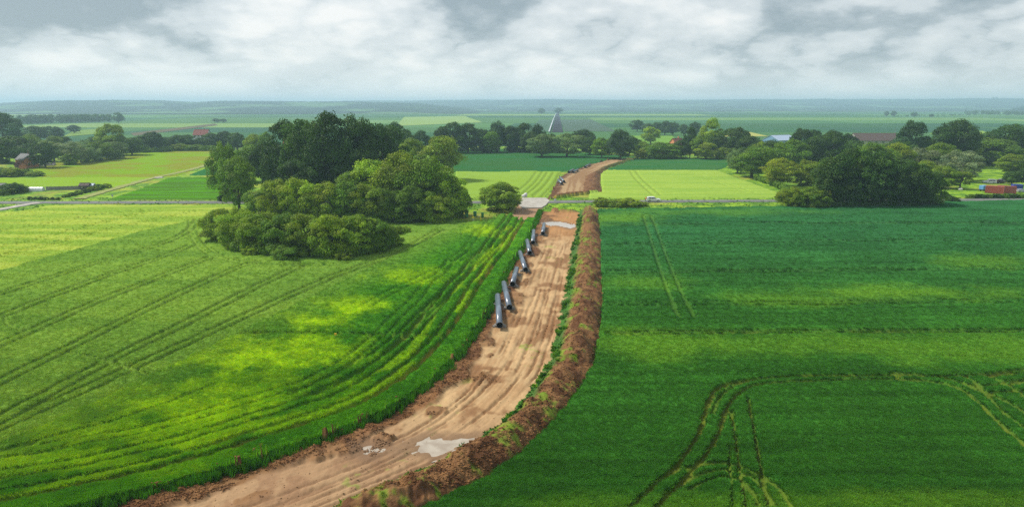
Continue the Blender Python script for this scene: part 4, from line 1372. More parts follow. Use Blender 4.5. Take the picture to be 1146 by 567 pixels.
row([(660, 174, 153, 22, 'round', 'deep'), (682, 174, 154, 20, 'round', 'mid'), (704, 174, 152, 22, 'round', 'deep'), (548, 172, 146, 20, 'round', 'mid'), (594, 172, 147, 20, 'round', 'deep')],
    '%s tree from the left filling the central belt between the larger trees', 'central belt fillers')
# allotment shrubs and garden bushes
row([(3, 219, 211, 14, 'bush', 'mid'), (14, 217, 204, 22, 'bush', 'deep'), (27, 215, 207, 12, 'bush', 'mid')], '%s garden bush from the left in the allotment', 'garden bushes in the allotment')
row([(14, 198, 187, 18, 'bush', 'olive'), (27, 197, 189, 14, 'bush', 'mid'), (3, 198, 188, 18, 'bush', 'mid'), (31, 193, 188.5, 4, 'bush', 'dark'), (40, 197.5, 191, 16, 'bush', 'olive')], '%s garden bush from the left below the brick house', 'bushes below the brick house')
row([(34, 224, 219.5, 5, 'bush', 'dark'), (40, 224, 220, 5, 'bush', 'deep'), (46, 224, 219.8, 5, 'bush', 'dark'), (52, 224, 220.3, 6, 'bush', 'deep'), (59, 224, 220.4, 5, 'bush', 'dark'), (65, 224, 220.6, 5, 'bush', 'deep')],
    '%s small shrub from the left in the row at the allotment front', 'shrub row at the allotment', 'shrub')
row([(74, 221, 217, 8, 'bush', 'mid'), (81, 219.5, 215, 8, 'bush', 'deep'), (88, 218, 213, 9, 'bush', 'mid'), (96, 216, 211, 9, 'bush', 'deep'), (104, 214, 208, 10, 'bush', 'olive'), (112, 212.5, 205.5, 10, 'bush', 'mid'), (120, 211, 205, 9, 'bush', 'olive')],
    '%s hedge bush from the left along the farm track side of the allotment', 'allotment hedge', 'shrub')
# hedge of the yard by the road
row([(1086 + 6.3 * k, 222.5, 216.8, 9, 'bush', 'dark' if k % 3 else 'mid') for k in range(11)], '%s clipped hedge bush from the left before the vehicle yard', 'yard hedge', 'shrub')
row([(1055, 222.5, 216.5, 9, 'bush', 'dark'), (1061, 222.5, 217, 8, 'bush', 'dark')], '%s hedge bush from the left beside the right thicket', 'short yard hedge', 'shrub')


def distant_wood(name, line, hts, n, colour, label):
    """a far wood that reads as one mass"""
    r = np.random.default_rng(5)
    base, cen, rad = None, None, None
    Vs, Cs = [], []
    for k in range(n):
        u = r.uniform()
        i = u * (len(line) - 1); a = int(i); f = i - a
        b = min(a + 1, len(line) - 1)
        px = line[a][0] * (1 - f) + line[b][0] * f; py = line[a][1] * (1 - f) + line[b][1] * f
        x, y = (float(c) for c in G(px, py - r.uniform(0, .8)))
        hm = hts * r.uniform(.75, 1.1)
        m = 110
        d = r.normal(size=(m, 3)); d /= np.linalg.norm(d, axis=1)[:, None]
        p = np.stack([x + d[:, 0] * hm * .38, y + d[:, 1] * hm * .38, hm * .55 + d[:, 2] * hm * .46], 1)
        nr = d + r.normal(0, .4, (m, 3)); nr /= np.linalg.norm(nr, axis=1)[:, None]
        aa = np.cross(nr, r.normal(size=(m, 3))); aa /= np.linalg.norm(aa, axis=1)[:, None]
        bb = np.cross(nr, aa); s = hm * .09
        Vs.append(np.stack([p - aa * s, p - bb * s, p + aa * s, p + bb * s], 1).reshape(-1, 3))
        Cs.append(np.repeat(np.tile(r.uniform(.7, 1.3, (m, 1)), (1, 3)), 4, 0))
    V = np.concatenate(Vs); cc = np.concatenate(Cs)
    me = np_mesh(name, V, np.arange(len(V)).reshape(-1, 4), [M_LEAF], False, cc)
    o = new_obj(name, me, kind='stuff', label=label, category='wood')
    o.color = (*LEAFC[colour], 1)


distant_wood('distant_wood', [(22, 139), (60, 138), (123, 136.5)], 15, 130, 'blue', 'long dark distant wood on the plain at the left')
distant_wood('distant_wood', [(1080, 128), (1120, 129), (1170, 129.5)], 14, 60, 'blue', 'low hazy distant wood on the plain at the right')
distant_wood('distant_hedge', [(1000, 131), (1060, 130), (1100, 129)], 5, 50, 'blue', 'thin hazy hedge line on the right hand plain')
distant_wood('undergrowth', [(262, 284), (300, 288), (345, 291), (395, 290), (430, 284)], 2.6, 120, 'mid', 'brambles along the foot of the front thicket')
distant_wood('undergrowth', [(888, 233), (930, 233.2), (980, 233), (1046, 231.5)], 2.4, 110, 'deep', 'brambles along the foot of the dark right thicket')
distant_wood('undergrowth', [(846, 202), (870, 211), (890, 221), (905, 229)], 3.0, 60, 'mid', 'brambles along the right edge of the bright field')
distant_wood('undergrowth', [(150, 172), (200, 169.5), (262, 169.5)], 4.0, 90, 'mid', 'hedge undergrowth along the top of the pasture')
distant_wood('undergrowth', [(500, 171), (560, 170.5), (640, 173)], 4.0, 90, 'dark', 'hedge undergrowth below the central tree row')

# ------------------------------------------------------------------ pipes
M_PIPE = paint('pipe_coating', (0.13, 0.165, 0.21), 0.24, grime=0.25, scale=1.5, spec=0.6)
M_PIPEIN = paint('pipe_lining', (0.02, 0.02, 0.022), 0.7)
M_STEEL = paint('bare_steel', (0.07, 0.065, 0.06), 0.6, 0.4)
M_TIMBER = paint('sleeper_timber', (0.30, 0.29, 0.27), 0.9, grime=0.5, scale=6)


def pipe(near, far, label, r=0.49, zc=0.92, grp='pipe sections laid out along the strip'):
    x0, y0 = (float(c) for c in G(*near, zc)); x1, y1 = (float(c) for c in G(*far, zc))
    L = math.hypot(x1 - x0, y1 - y0)
    ang = math.atan2(y1 - y0, x1 - x0)
    root = empty('pipe_section', (x0, y0, 0.0), ang, label=label, category='pipe', group=grp)
    seg = 28

    def shell(a, b, ro, ri=None):
        bm_ = bmesh.new()
        ring = lambda xx, rr: [bm_.verts.new((xx, rr * math.cos(2 * math.pi * k / seg), zc + rr * math.sin(2 * math.pi * k / seg))) for k in range(seg)]
        rr_ = [ring(a, ro), ring(b, ro)] + ([ring(b, ri), ring(a, ri)] if ri else [])
        nr = len(rr_)
        for q in range(nr if ri else nr - 1):
            A, B = rr_[q], rr_[(q + 1) % nr]
            for k in range(seg):
                bm_.faces.new((A[k], A[(k + 1) % seg], B[(k + 1) % seg], B[k]))
        bmesh.ops.recalc_face_normals(bm_, faces=bm_.faces[:])
        me_ = bpy.data.meshes.new('pipe')
        bm_.to_mesh(me_); bm_.free()
        return me_
    for nm, a, b, ro, ri, mt in (('coated_wall', 0.18, L - 0.18, r, r - 0.03, M_PIPE), ('bare_end', 0.0, 0.178, r - 0.005, r - 0.03, M_STEEL), ('bare_end', L - 0.178, L, r - 0.005, r - 0.03, M_STEEL), ('lining', 0.02, L - 0.02, r - 0.032, r - 0.036, M_PIPEIN)):
        me_ = shell(a, b, ro, ri); me_.materials.append(mt)
        me_.polygons.foreach_set('use_smooth', [abs(p.normal.x) < 0.5 for p in me_.polygons])
        new_obj(nm, me_, root)
    # timber cribs under the pipe
    for t in (0.12, 0.80):
        cx0 = L * t
        cr = empty('timber_crib', (x0 + math.cos(ang) * cx0, y0 + math.sin(ang) * cx0, 0), ang, label=('timber crib, %s end of %s' % ('near' if t < .5 else 'far', label.split(',')[0].replace(' of the pair', '').replace(' side by side', '').replace('section ', ''))), category='timber', group='timber cribs under the pipes')
        zt = zc - r
        for k in range(3):
            b = MB()
            if k < 2:
                b.box((0.28 * (1 if k else -1), 0, zt * 0.25 - 0.02), (0.22, 2.1, zt * 0.5 + 0.08), bevel=0.015)
            else:
                b.box((0, 0, zt * 0.75 + 0.012), (0.8, 1.5, zt * 0.5 - 0.02), bevel=0.015)
            b.build('sleeper', M_TIMBER, cr)
        for sgn in (-1, 1):
            MB().prism([(sgn * 0.20, zt - 0.002), (sgn * 0.62, zt - 0.002), (sgn * 0.62, zt + 0.22)], -0.1, 0.1, 'x').build('chock', M_TIMBER, cr)
    return root


PIPES = [((559.2, 363.8), (557, 330.5), 'nearest pipe section, pointing straight up the strip'), ((570.2, 343.8), (563.9, 316.3), 'second nearest pipe section, beside the nearest one'),
         ((573.5, 317.8), (578.4, 300.2), 'third pipe section from the near end, leaning right'), ((588.2, 301.6), (581.9, 282), 'fourth pipe section from the near end, leaning left'),
         ((592.9, 283), (589.9, 269), 'fifth pipe section from the near end'), ((596.4, 271.3), (597.3, 258), 'sixth pipe section, short of the puddle'),
         ((607.5, 261), (609, 250.5), 'seventh pipe section at the long puddle before the road')]
for p in PIPES:
    pipe(*p)
for p in [((628.8, 205.2), (624.6, 201.2), 'lower of two pipe sections side by side across the road'), ((631.2, 202.8), (626.8, 198.4), 'upper of two pipe sections side by side across the road'),
          ((636.2, 192.2), (641.8, 189.6), 'left pipe section of the pair halfway up the far strip'), ((641.2, 192.3), (647.2, 189.4), 'right pipe section of the pair halfway up the far strip'),
          ((654.4, 186.6), (660.6, 183.6), 'farthest single pipe section near the bend of the strip')]:
    pipe(*p)
# welded string far away on the plain
b = MB()
sp = [tuple(float(c) for c in G(px, py)) for px, py in ((614.6, 148.5), (617.5, 139.5), (620.2, 132), (622.2, 127.4))]
b.tube([(x, y, 1.4) for x, y in resample(sp, 120)], 1.0, 10)
so = b.build('pipe_string', paint('pale_coating', (0.62, 0.66, 0.7), 0.4), None, True, label='long pale welded pipe string along the distant strip', category='pipe')
for i, (x, y) in enumerate(resample(sp, 60)[1:-1]):
    MB().box((x, y, 0.2), (2.6, 1.2, 0.5), bevel=0.03).build('support_block', M_TIMBER, so)

# ------------------------------------------------------------------ buildings
M_BRICK = paint('orange_brick', (0.70, 0.27, 0.12), 0.9, grime=0.5, scale=1.2, bump=0.3)
M_SLATE = paint('grey_slates', (0.13, 0.135, 0.14), 0.7, grime=0.4, scale=1.0, bump=0.3)
M_REDTILE = paint('red_tiles', (0.19, 0.045, 0.035), 0.85, grime=0.5, scale=0.8, bump=0.3)
M_BROWNTILE = paint('brown_sheet_roof', (0.075, 0.045, 0.038), 0.8, grime=0.5, scale=0.3)
M_WHITEWALL = paint('white_render', (0.62, 0.60, 0.56), 0.85, grime=0.2)
M_BLUEWALL = paint('blue_sheet_wall', (0.16, 0.29, 0.46), 0.5, grime=0.15)
M_BLUEROOF = paint('pale_blue_roof', (0.34, 0.42, 0.55), 0.45, grime=0.15)
M_GLASS = paint('dark_glass', (0.02, 0.025, 0.03), 0.08, spec=0.8)
M_FRAME = paint('white_frames', (0.6, 0.6, 0.58), 0.5)
M_DOOR = paint('brown_door', (0.07, 0.045, 0.03), 0.7)
M_GREYWALL = paint('grey_wall', (0.30, 0.29, 0.27), 0.9, grime=0.4)


def house(px, base, wpx, depth, eave, ridge_, rz, wall, roof, label, wins=(), doors=(), name='house', z0=0.0, cat='house', roof_name='roof', chimney=False):
    """ridge along local x; local -y faces the camera when rz = 0. wins/doors: (face, u, z, w, h)"""
    x, y = (float(c) for c in G(px, base))
    w = wpx * (y * CP + H * SP) / F
    t = empty(name, (x, y, z0), rz, label=label, category=cat)
    hw, hd = w / 2, depth / 2
    MB().prism([(-hd, -0.3), (hd, -0.3), (hd, eave), (0, ridge_), (-hd, eave)], -hw, hw, 'x').build('wall', wall, t)
    ov = 0.35; th = 0.18
    for s in (-1, 1):
        sl = (ridge_ - eave) / hd
        e0 = (s * (hd + ov), eave - ov * sl + 0.03); e1 = (0.0, ridge_ + 0.03)
        b_ = MB()
        b_.prism([e0, e1, (e1[0], e1[1] + th), (e0[0], e0[1] + th)], -hw - ov, hw + ov, 'x')
        rp = b_.build(roof_name, roof, t)
        # courses or sheet ribs
        L = math.hypot(hd + ov, sl * (hd + ov)); n = max(3, int(w / 2.4))
        for k in range(n):
            xx = -hw - ov + (k + 0.5) * (w + 2 * ov) / n
            MB().prism([(e0[0], e0[1] + th), (e1[0] + s * 0.1, e1[1] + th - 0.1 * sl), (e1[0] + s * 0.1, e1[1] + th + 0.07 - 0.1 * sl), (e0[0], e0[1] + th + 0.07)], xx - 0.08, xx + 0.08, 'x').build('batten', roof, rp)
        if chimney and s == 1:
            MB().box((hw * 0.45, 0.6, ridge_ + 0.5), (0.7, 0.7, 1.7)).box((hw * 0.45, 0.6, ridge_ + 1.4), (0.9, 0.9, 0.15)).build('chimney', wall, rp)
    MB().box((0, 0, ridge_ + th + 0.04), (w + 2 * ov, 0.35, 0.14), bevel=0.03).build('ridge_cap', roof, t)

    def opening(face, u, z, ww, hh, mat, nm):
        if face == 'front':
            o = Vector((u * hw, -hd, z)); ax, nrm_ = Vector((1, 0, 0)), Vector((0, -1, 0))
        else:
            sg = 1 if face == 'right' else -1
            o = Vector((sg * hw, u * hd, z)); ax, nrm_ = Vector((0, 1, 0)), Vector((sg, 0, 0))
        sx = lambda a, b_: (a, b_) if ax.x else (b_, a)
        d = sx(ww, 0.08); c_ = o + nrm_ * 0.02
        wn = MB().box(c_, (d[0], d[1], hh)).build(nm, mat, t)
        if nm == 'window':
            for q in (-1, 1):
                dd = sx(0.12, 0.16)
                MB().box(c_ + ax * q * (ww / 2) + nrm_ * 0.03, (dd[0], dd[1], hh + 0.12)).build('frame', M_FRAME, wn)
            dd = sx(ww, 0.13)
            MB().box(c_ + Vector((0, 0, hh / 2)) + nrm_ * 0.02, (dd[0] * (0.96 if ax.x else 1), dd[1] * (1 if ax.x else 0.96), 0.1)).build('frame', M_FRAME, wn)
            dd = sx(ww + 0.3, 0.25)
            MB().box(c_ + Vector((0, 0, -hh / 2 - 0.06)) + nrm_ * 0.06, (dd[0], dd[1], 0.1)).build('sill', M_FRAME, wn)
        else:
            MB().box(c_ + ax * ww * 0.35 + nrm_ * 0.07, (0.08, 0.08, 0.25)).build('handle', M_STEEL, wn)
    for a in wins:
        opening(*a, M_GLASS, 'window')
    for a in doors:
        opening(*a, M_DOOR, 'door')
    return t


hb = house(31, 187.5, 20, 7.0, 4.6, 7.6, math.radians(-32), M_BRICK, M_SLATE, 'orange brick house with grey roof among trees at the left',
           wins=[('front', -0.5, 2.6, 1.0, 1.3), ('front', 0.15, 2.6, 1.0, 1.3), ('right', -0.35, 2.2, 1.0, 1.3), ('right', 0.35, 2.2, 1.0, 1.3), ('right', 0.0, 5.4, 1.1, 1.5)], doors=[('front', 0.62, 1.1, 1.1, 2.2)], chimney=True)
house(23.5, 189, 8, 4.0, 2.2, 3.6, math.radians(-20), M_BRICK, M_REDTILE, 'low red roofed brick shed in front of the brick house', wins=[('front', -0.3, 1.2, 0.7, 0.7)], doors=[('front', 0.4, 1.0, 0.9, 2.0)], name='shed', cat='shed')
house(227, 160, 15, 12, 7.5, 12.2, math.radians(6), M_WHITEWALL, M_REDTILE, 'red roofed house showing above the hedge at the left',
      wins=[('front', u, 6.5, 1.2, 1.5) for u in (-.7, -.25, .25, .7)], doors=[('front', 0, 1.1, 1.2, 2.2)], chimney=True)
house(311, 182, 24, 9, 6.2, 8.2, math.radians(4), M_WHITEWALL, M_SLATE, 'long white house glimpsed between the trees above the copse', wins=[('front', u, 4.4, 1.3, 1.4) for u in (-.8, -.45, -.1, .25, .6)], doors=[('front', .85, 1.1, 1.1, 2.2)])
house(328, 180, 14, 9, 11, 15.5, math.radians(-8), M_WHITEWALL, M_REDTILE, 'house with brown red roof behind the tall dark trees', wins=[('front', u, 8.6, 1.2, 1.4) for u in (-.55, 0, .55)], doors=[('front', 0, 1.1, 1.1, 2.2)])
house(872, 164, 27, 18, 5.6, 9.4, math.radians(24), M_BLUEWALL, M_BLUEROOF, 'pale blue metal barn behind the trees on the right', wins=[('front', u, 4.2, 2.0, 0.9) for u in (-.6, -.2, .2, .6)], doors=[('left', 0, 2.2, 4.4, 4.4)], name='barn', cat='barn', chimney=False)
house(978, 166, 48, 22, 6.6, 12.0, math.radians(-4), M_GREYWALL, M_BROWNTILE, 'long dark barn with brown roof behind the right thicket', wins=[('front', u, 5.5, 2.4, 1.2) for u in (-.8, -.5, -.2, .1, .4, .7)], doors=[('right', 0, 2.2, 4.4, 4.4)], name='barn', cat='barn')
house(757, 168, 14, 9, 4.6, 9.0, math.radians(35), M_BRICK, M_REDTILE, 'red brown roofed house between the bushes right of centre', wins=[('front', -0.4, 2.4, 1.0, 1.3), ('front', .4, 2.4, 1.0, 1.3)], doors=[('front', 0, 1.1, 1.0, 2.2)], chimney=True)
house(1072, 168, 5, 7, 8, 13, math.radians(70), M_WHITEWALL, M_GREYWALL, 'small pale gabled house between the trees on the right', wins=[('front', 0, 6, 1, 1.2)], doors=[('front', .5, 1.1, 1, 2.2)])


# allotment: polytunnel, fence, sheds
def ground(px, py):
    x, y = G(px, py); return float(x), float(y)


M_POLY = paint('milky_film', (0.68, 0.72, 0.72), 0.35, grime=0.1)
x, y = ground(40, 214.5)
t = empty('polytunnel', (x, y, 0), 0.04, label='small white polytunnel in the allotment', category='greenhouse')
arch = [(1.1 * math.cos(a), 1.9 * math.sin(a)) for a in np.linspace(0, math.pi, 13)]
MB().prism(arch, -3.2, 3.2, 'x').build('film', M_POLY, t, False)
for k in range(6):
    xx = -3.2 + k * 1.28
    MB().tube([(xx, 1.13 * math.cos(a), 1.93 * math.sin(a)) for a in np.linspace(0, math.pi, 13)], 0.03, 6).build('hoop', M_FRAME, t)
MB().box((3.22, 0, 0.8), (0.05, 0.9, 1.6)).build('door', M_FRAME, t)
x, y = ground(52, 213.5); x2, y2 = ground(91, 212.5)
t = empty('fence', (x, y, 0), math.atan2(y2 - y, x2 - x), label='grey board fence behind the allotment beds', category='fence')
LF = math.hypot(x2 - x, y2 - y); npan = 8
for k in range(npan + 1):
    MB().box((LF * k / npan, 0.0, 0.85), (0.14, 0.14, 1.9), bevel=0.01).build('post', M_TIMBER, t)
for k in range(npan):
    MB().box((LF * (k + .5) / npan, 0.02, 0.9), (LF / npan - 0.16, 0.05, 1.5 + random.uniform(-.05, .05))).build('panel', paint('fence_boards', (0.26, 0.245, 0.225), 0.9, grime=0.6, scale=2) if k == 0 else bpy.data.materials['fence_boards'], t)
M_SHED = paint('dark_shed_boards', (0.05, 0.035, 0.028), 0.9)
M_FELT = paint('roof_felt', (0.16, 0.16, 0.165), 0.9)
house(96, 212.5, 9, 2.6, 1.9, 2.7, 0.1, M_SHED, M_BROWNTILE, 'dark brown garden shed at the end of the allotment fence', wins=[('front', -.4, 1.3, .5, .5)], doors=[('front', .3, .95, .8, 1.8)], name='shed', cat='shed')
house(104, 212, 5, 2.2, 1.7, 2.3, -0.2, M_GREYWALL, M_BLUEROOF, 'small pale blue roofed garden hut beside the dark shed', wins=[('front', -.4, 1.1, .4, .4)], doors=[('front', .4, .9, .7, 1.6)], name='hut', cat='shed')
house(2, 212.5, 10, 2.8, 2.0, 2.6, 0.05, M_GREYWALL, M_FELT, 'grey garden hut cut by the left edge of the view', wins=[('front', .3, 1.2, .6, .5)], doors=[('front', -.3, .95, .8, 1.8)], name='hut', cat='shed')

# ------------------------------------------------------------------ vehicles
M_TYRE = paint('tyre_rubber', (0.018, 0.018, 0.018), 0.9)
M_RIM = paint('alloy_rim', (0.45, 0.45, 0.46), 0.35, 0.7)
M_LAMP = paint('lamp_glass', (0.75, 0.76, 0.78), 0.1)
M_TAIL = paint('tail_lamp', (0.35, 0.01, 0.01), 0.2)
M_TRIM = paint('black_trim', (0.02, 0.02, 0.022), 0.5)


def car(loc, rz, body_mat, label, estate=True, L=4.6, W=1.86, Ht=1.66):
    """front towards local +x"""
    t = empty('parked_car', loc, rz, label=label, category='car')
    bm_ = bmesh.new()
    h0, hb_ = 0.32, 0.98
    low = [(-L / 2, 0.42), (-L / 2 + 0.05, h0), (L / 2 - 0.08, h0), (L / 2, 0.5), (L / 2 - 0.03, 0.78), (L / 2 - 0.25, 0.92), (L * 0.2, 1.02), (-L / 2 + 0.1, 1.04), (-L / 2 - 0.02, 0.9)]
    cab = [(-L / 2 + 0.08, 1.03), (L * 0.21, 1.01), (L * 0.05, Ht - 0.06), (L * -0.02, Ht), (-L * 0.38, Ht - 0.02), (-L / 2 + (0.22 if estate else 0.8), Ht - 0.14)]

    def loft(prof, w0, w1):
        zs = [p[1] for p in prof]; za, zb = min(zs), max(zs)
        A, B = [], []
        for (xx, zz) in prof:
            f = (zz - za) / (zb - za); hw = (w0 * (1 - f) + w1 * f) / 2
            A.append(bm_.verts.new((xx, -hw, zz))); B.append(bm_.verts.new((xx, hw, zz)))
        bm_.faces.new(A); bm_.faces.new(B[::-1])
        for i in range(len(prof)):
            bm_.faces.new((A[i], B[i], B[(i + 1) % len(prof)], A[(i + 1) % len(prof)]))
    loft(low, W, W - 0.06)
    loft(cab, W - 0.10, W - 0.48)
    bmesh.ops.recalc_face_normals(bm_, faces=bm_.faces[:])
    bmesh.ops.bevel(bm_, geom=bm_.edges[:], offset=0.045, segments=2, profile=0.6, affect='EDGES')
    me_ = bpy.data.meshes.new('body'); bm_.to_mesh(me_); bm_.free(); me_.materials.append(body_mat)
    new_obj('body', me_, t)
    # glass
    for s in (-1, 1):
        for (xa, xb, xc, xd) in ((-L * .40, -L * .20, -L * .20, -L * .37), (-L * .18, L * .00, L * .00, -L * .18), (L * .02, L * .155, L * .055, L * .02)):
            ya = (W - 0.13) / 2; yb = (W - 0.43) / 2
            q = [(xa, s * ya, 1.08), (xb, s * ya, 1.08), (xc, s * (yb + .02), Ht - 0.2), (xd, s * (yb + .02), Ht - 0.2)]
            b_ = MB(); o1 = [Vector(p) + Vector((0, s * 0.022, 0.0)) for p in q]
            b_.poly(o1 if s < 0 else o1[::-1]); b_.build('side_window', M_GLASS, t)
        MB().box((L / 2 - 0.06, s * W * 0.36, 0.76), (0.16, 0.38, 0.14), bevel=0.03).build('headlight', M_LAMP, t)
        MB().box((-L / 2 + 0.02, s * W * 0.41, 0.92), (0.14, 0.2, 0.3), bevel=0.03).build('tail_light', M_TAIL, t)
        MB().box((L * 0.14, s * (W / 2 + 0.06), 1.08), (0.14, 0.2, 0.14), bevel=0.03).build('mirror', body_mat, t)
    MB().poly([(L * .205, -W * .40, 1.06), (L * .205, W * .40, 1.06), (L * .07, W * .34, Ht - 0.12), (L * .07, -W * .34, Ht - 0.12)]).mesh
    b_ = MB(); b_.poly([(L * .215, -W * .40, 1.06), (L * .215, W * .40, 1.06), (L * .075, W * .33, Ht - 0.1), (L * .075, -W * .33, Ht - 0.1)]); b_.build('windscreen', M_GLASS, t)
    b_ = MB(); xr = -L / 2 + (0.06 if estate else 0.1); b_.poly([(xr, W * .38, 1.1), (xr, -W * .38, 1.1), (xr + 0.1, -W * .33, Ht - 0.22), (xr + 0.1, W * .33, Ht - 0.22)]); b_.build('rear_window', M_GLASS, t)
    MB().box((L / 2 - 0.03, 0, 0.45), (0.1, W * .8, 0.16), bevel=0.02).build('grille', M_TRIM, t)
    for sx in (-L * 0.30, L * 0.315):
        for s in (-1, 1):
            yy = s * (W / 2 - 0.10)
            tr_ = MB().tube([(sx, yy - 0.11, 0.35), (sx, yy + 0.11, 0.35)], 0.35, 20).build('tyre', M_TYRE, None)
            wh = new_obj('wheel', tr_.data, t); bpy.data.objects.remove(tr_)
            MB().tube([(sx, yy + s * 0.10, 0.35), (sx, yy + s * 0.125, 0.35)], 0.22, 16).build('rim', M_RIM, wh)
    return t


M_WHITECAR = paint('white_car_paint', (0.75, 0.76, 0.78), 0.2, grime=0.06)
M_DARKCAR = paint('dark_red_car_paint', (0.08, 0.02, 0.025), 0.25, grime=0.1)
M_SILVER = paint('silver_car_paint', (0.45, 0.46, 0.48), 0.25, 0.3, grime=0.08)
x, y = ground(731.3, 226.4)
car((x, y, 0.36), math.radians(-2), M_WHITECAR, 'white estate car parked on the road beside an orange clad worker', L=4.95, W=1.9, Ht=1.72)
x, y = ground(45.5, 187); car((x, y, 0.1), math.radians(20), M_WHITECAR, 'white car parked beside the brick house')
x, y = ground(56.5, 186); car((x, y, 0.1), math.radians(5), M_SILVER, 'silver car under the trees right of the brick house')
x, y = ground(60.5, 185); car((x, y, 0.1), math.radians(-60), M_DARKCAR, 'dark red car under the trees right of the brick house')
x, y = ground(1107, 205.4); car((x, y, 0.1), math.radians(160), M_WHITECAR, 'white car in the yard behind the red containers', L=5.2, Ht=1.9)
x, y = ground(1119, 205.2); car((x, y, 0.1), math.radians(12), M_DARKCAR, 'dark red car in the yard behind the red containers')
x, y = ground(1123, 204.4); car((x, y, 0.1), math.radians(8), M_SILVER, 'silver car in the yard below the rounded olive tree')
x, y = ground(1143, 215.6); car((x, y, 0.1), math.radians(4), M_SILVER, 'silver car by the hedge below the blue trailer', estate=False, Ht=1.45)
x, y = ground(1044.5, 206); car((x, y, 0.1), math.radians(-15), M_WHITECAR, 'white car on the grass by the dark thicket')

M_RED = paint('red_container_paint', (0.36, 0.07, 0.045), 0.6, grime=0.35, scale=0.8)
M_RED2 = paint('faded_red_container_paint', (0.30, 0.075, 0.055), 0.65, grime=0.5, scale=0.8)
M_BLUE = paint('blue_tarpaulin', (0.015, 0.04, 0.32), 0.5, grime=0.1)
M_LBLUE = paint('light_blue_cab', (0.12, 0.30, 0.55), 0.35, grime=0.1)


def container(px, py, rz, mat, label, L=6.06):
    x, y = ground(px, py)
    t = empty('shipping_container', (x, y, 0.05), rz, label=label, category='container', group='red containers in the yard')
    W, Hc = 2.44, 2.75
    MB().box((0, 0, Hc / 2 + .1), (L - .12, W - .12, Hc - .12)).build('shell', mat, t)
    for s in (-1, 1):
        n = int(L / 0.30)
        for k in range(n):
            MB().box((-L / 2 + (k + .5) * L / n, s * (W / 2 - 0.045), Hc / 2 + .1), (L / n * .5, 0.05, Hc - .3)).build('wall_rib', mat, t)
        for s2 in (-1, 1):
            MB().box((s * (L / 2 - .07), s2 * (W / 2 - .07), Hc / 2 + .08), (.16, .16, Hc)).build('corner_post', mat, t)
        MB().box((0, s * (W / 2 - .06), Hc + .06), (L - .18, .12, .12)).build('top_rail', mat, t)
        MB().box((L / 2 - .03, s * W * .25, Hc / 2 + .1), (.05, W * .43, Hc - .35)).build('door', mat, t)
        MB().tube([(L / 2 + .03, s * W * .13, .3), (L / 2 + .03, s * W * .13, Hc - .1)], .025, 6).build('lock_bar', M_RIM, t)
    return t


container(1112.6, 216.5, math.radians(-38), M_RED, 'bright red shipping container, left of the two in the yard')
container(1126, 216.3, math.radians(-30), M_RED2, 'faded red shipping container, right of the two in the yard')
# blue trailer
x, y = ground(1137.5, 213.5)
t = empty('covered_trailer', (x, y, 0.05), math.radians(-4), label='blue covered trailer beside the red containers', category='trailer')
MB().box((0, 0, 1.75), (3.7, 2.0, 1.7), bevel=0.12).build('tarpaulin', M_BLUE, t)
MB().box((0, 0, 0.78), (3.8, 2.04, 0.22), bevel=0.02).build('bed', M_TRIM, t)
MB().box((2.6, 0, 0.65), (1.6, 0.12, 0.12)).build('drawbar', M_STEEL, t)
for sx in (-0.6, 0.5):
    for s in (-1, 1):
        wh = MB().tube([(sx, s * 0.9 - .1, .4), (sx, s * .9 + .1, .4)], .38, 18).build('wheel', M_TYRE, t)
        MB().tube([(sx, s * 1.0, .4), (sx, s * 1.02, .4)], .2, 14).build('rim', M_RIM, wh)
# small truck with light blue cover
x, y = ground(1102, 214)
t = empty('flatbed_truck', (x, y, 0.05), math.radians(196), label='small truck with light blue cover and white cab in the yard', category='truck')
MB().box((0.9, 0, 1.55), (2.4, 2.0, 1.7), bevel=0.15).build('cover', M_LBLUE, t)
MB().box((-1.2, 0, 1.25), (1.5, 1.9, 1.6), bevel=0.2).build('cab', M_WHITECAR, t)
MB().box((-1.93, 0, 1.6), (0.08, 1.5, 0.6)).build('windscreen', M_GLASS, t)
MB().box((0, 0, 0.6), (4.3, 1.7, 0.2)).build('chassis', M_TRIM, t)
for s in (-1, 1):
    MB().box((-1.2, s * 0.955, 1.6), (0.9, 0.05, 0.5)).build('side_window', M_GLASS, t)
    MB().box((-1.95, s * .7, .8), (.08, .3, .2)).build('headlight', M_LAMP, t)
    for sx in (-1.3, 1.2):
        wh = MB().tube([(sx, s * .85 - .12, .38), (sx, s * .85 + .12, .38)], .38, 18).build('wheel', M_TYRE, t)
        MB().tube([(sx, s * .97, .38), (sx, s * .99, .38)], .2, 14).build('rim', M_RIM, wh)
# pale bundles lying in the yard
M_SACK = paint('white_sack', (0.66, 0.65, 0.62), 0.8, grime=0.2)


def bale(px, py, s, label, mat=M_SACK, name='white_sack'):
    x, y = ground(px, py)
    bm_ = bmesh.new()
    bmesh.ops.create_icosphere(bm_, subdivisions=3, radius=1)
    r_ = random.Random(int(px * 10))
    for v in bm_.verts:
        p = v.co
        k = (abs(p.x) ** 4 + abs(p.y) ** 4 + abs(p.z) ** 4) ** -0.25
        k *= 1 + 0.08 * math.sin(5 * p.x + r_.random()) + 0.07 * math.sin(7 * p.y + 3 * p.z)
        v.co = Vector((p.x * k * s[0] / 2, p.y * k * s[1] / 2, max(p.z * k, -0.9) * s[2] / 2))
    me_ = bpy.data.meshes.new(name); bm_.to_mesh(me_); bm_.free(); me_.materials.append(mat)
    me_.polygons.foreach_set('use_smooth', [True] * len(me_.polygons))
    o = new_obj(name, me_, label=label, category='sack'); o.location = (x, y, s[2] * 0.45 + 0.1)
    return o


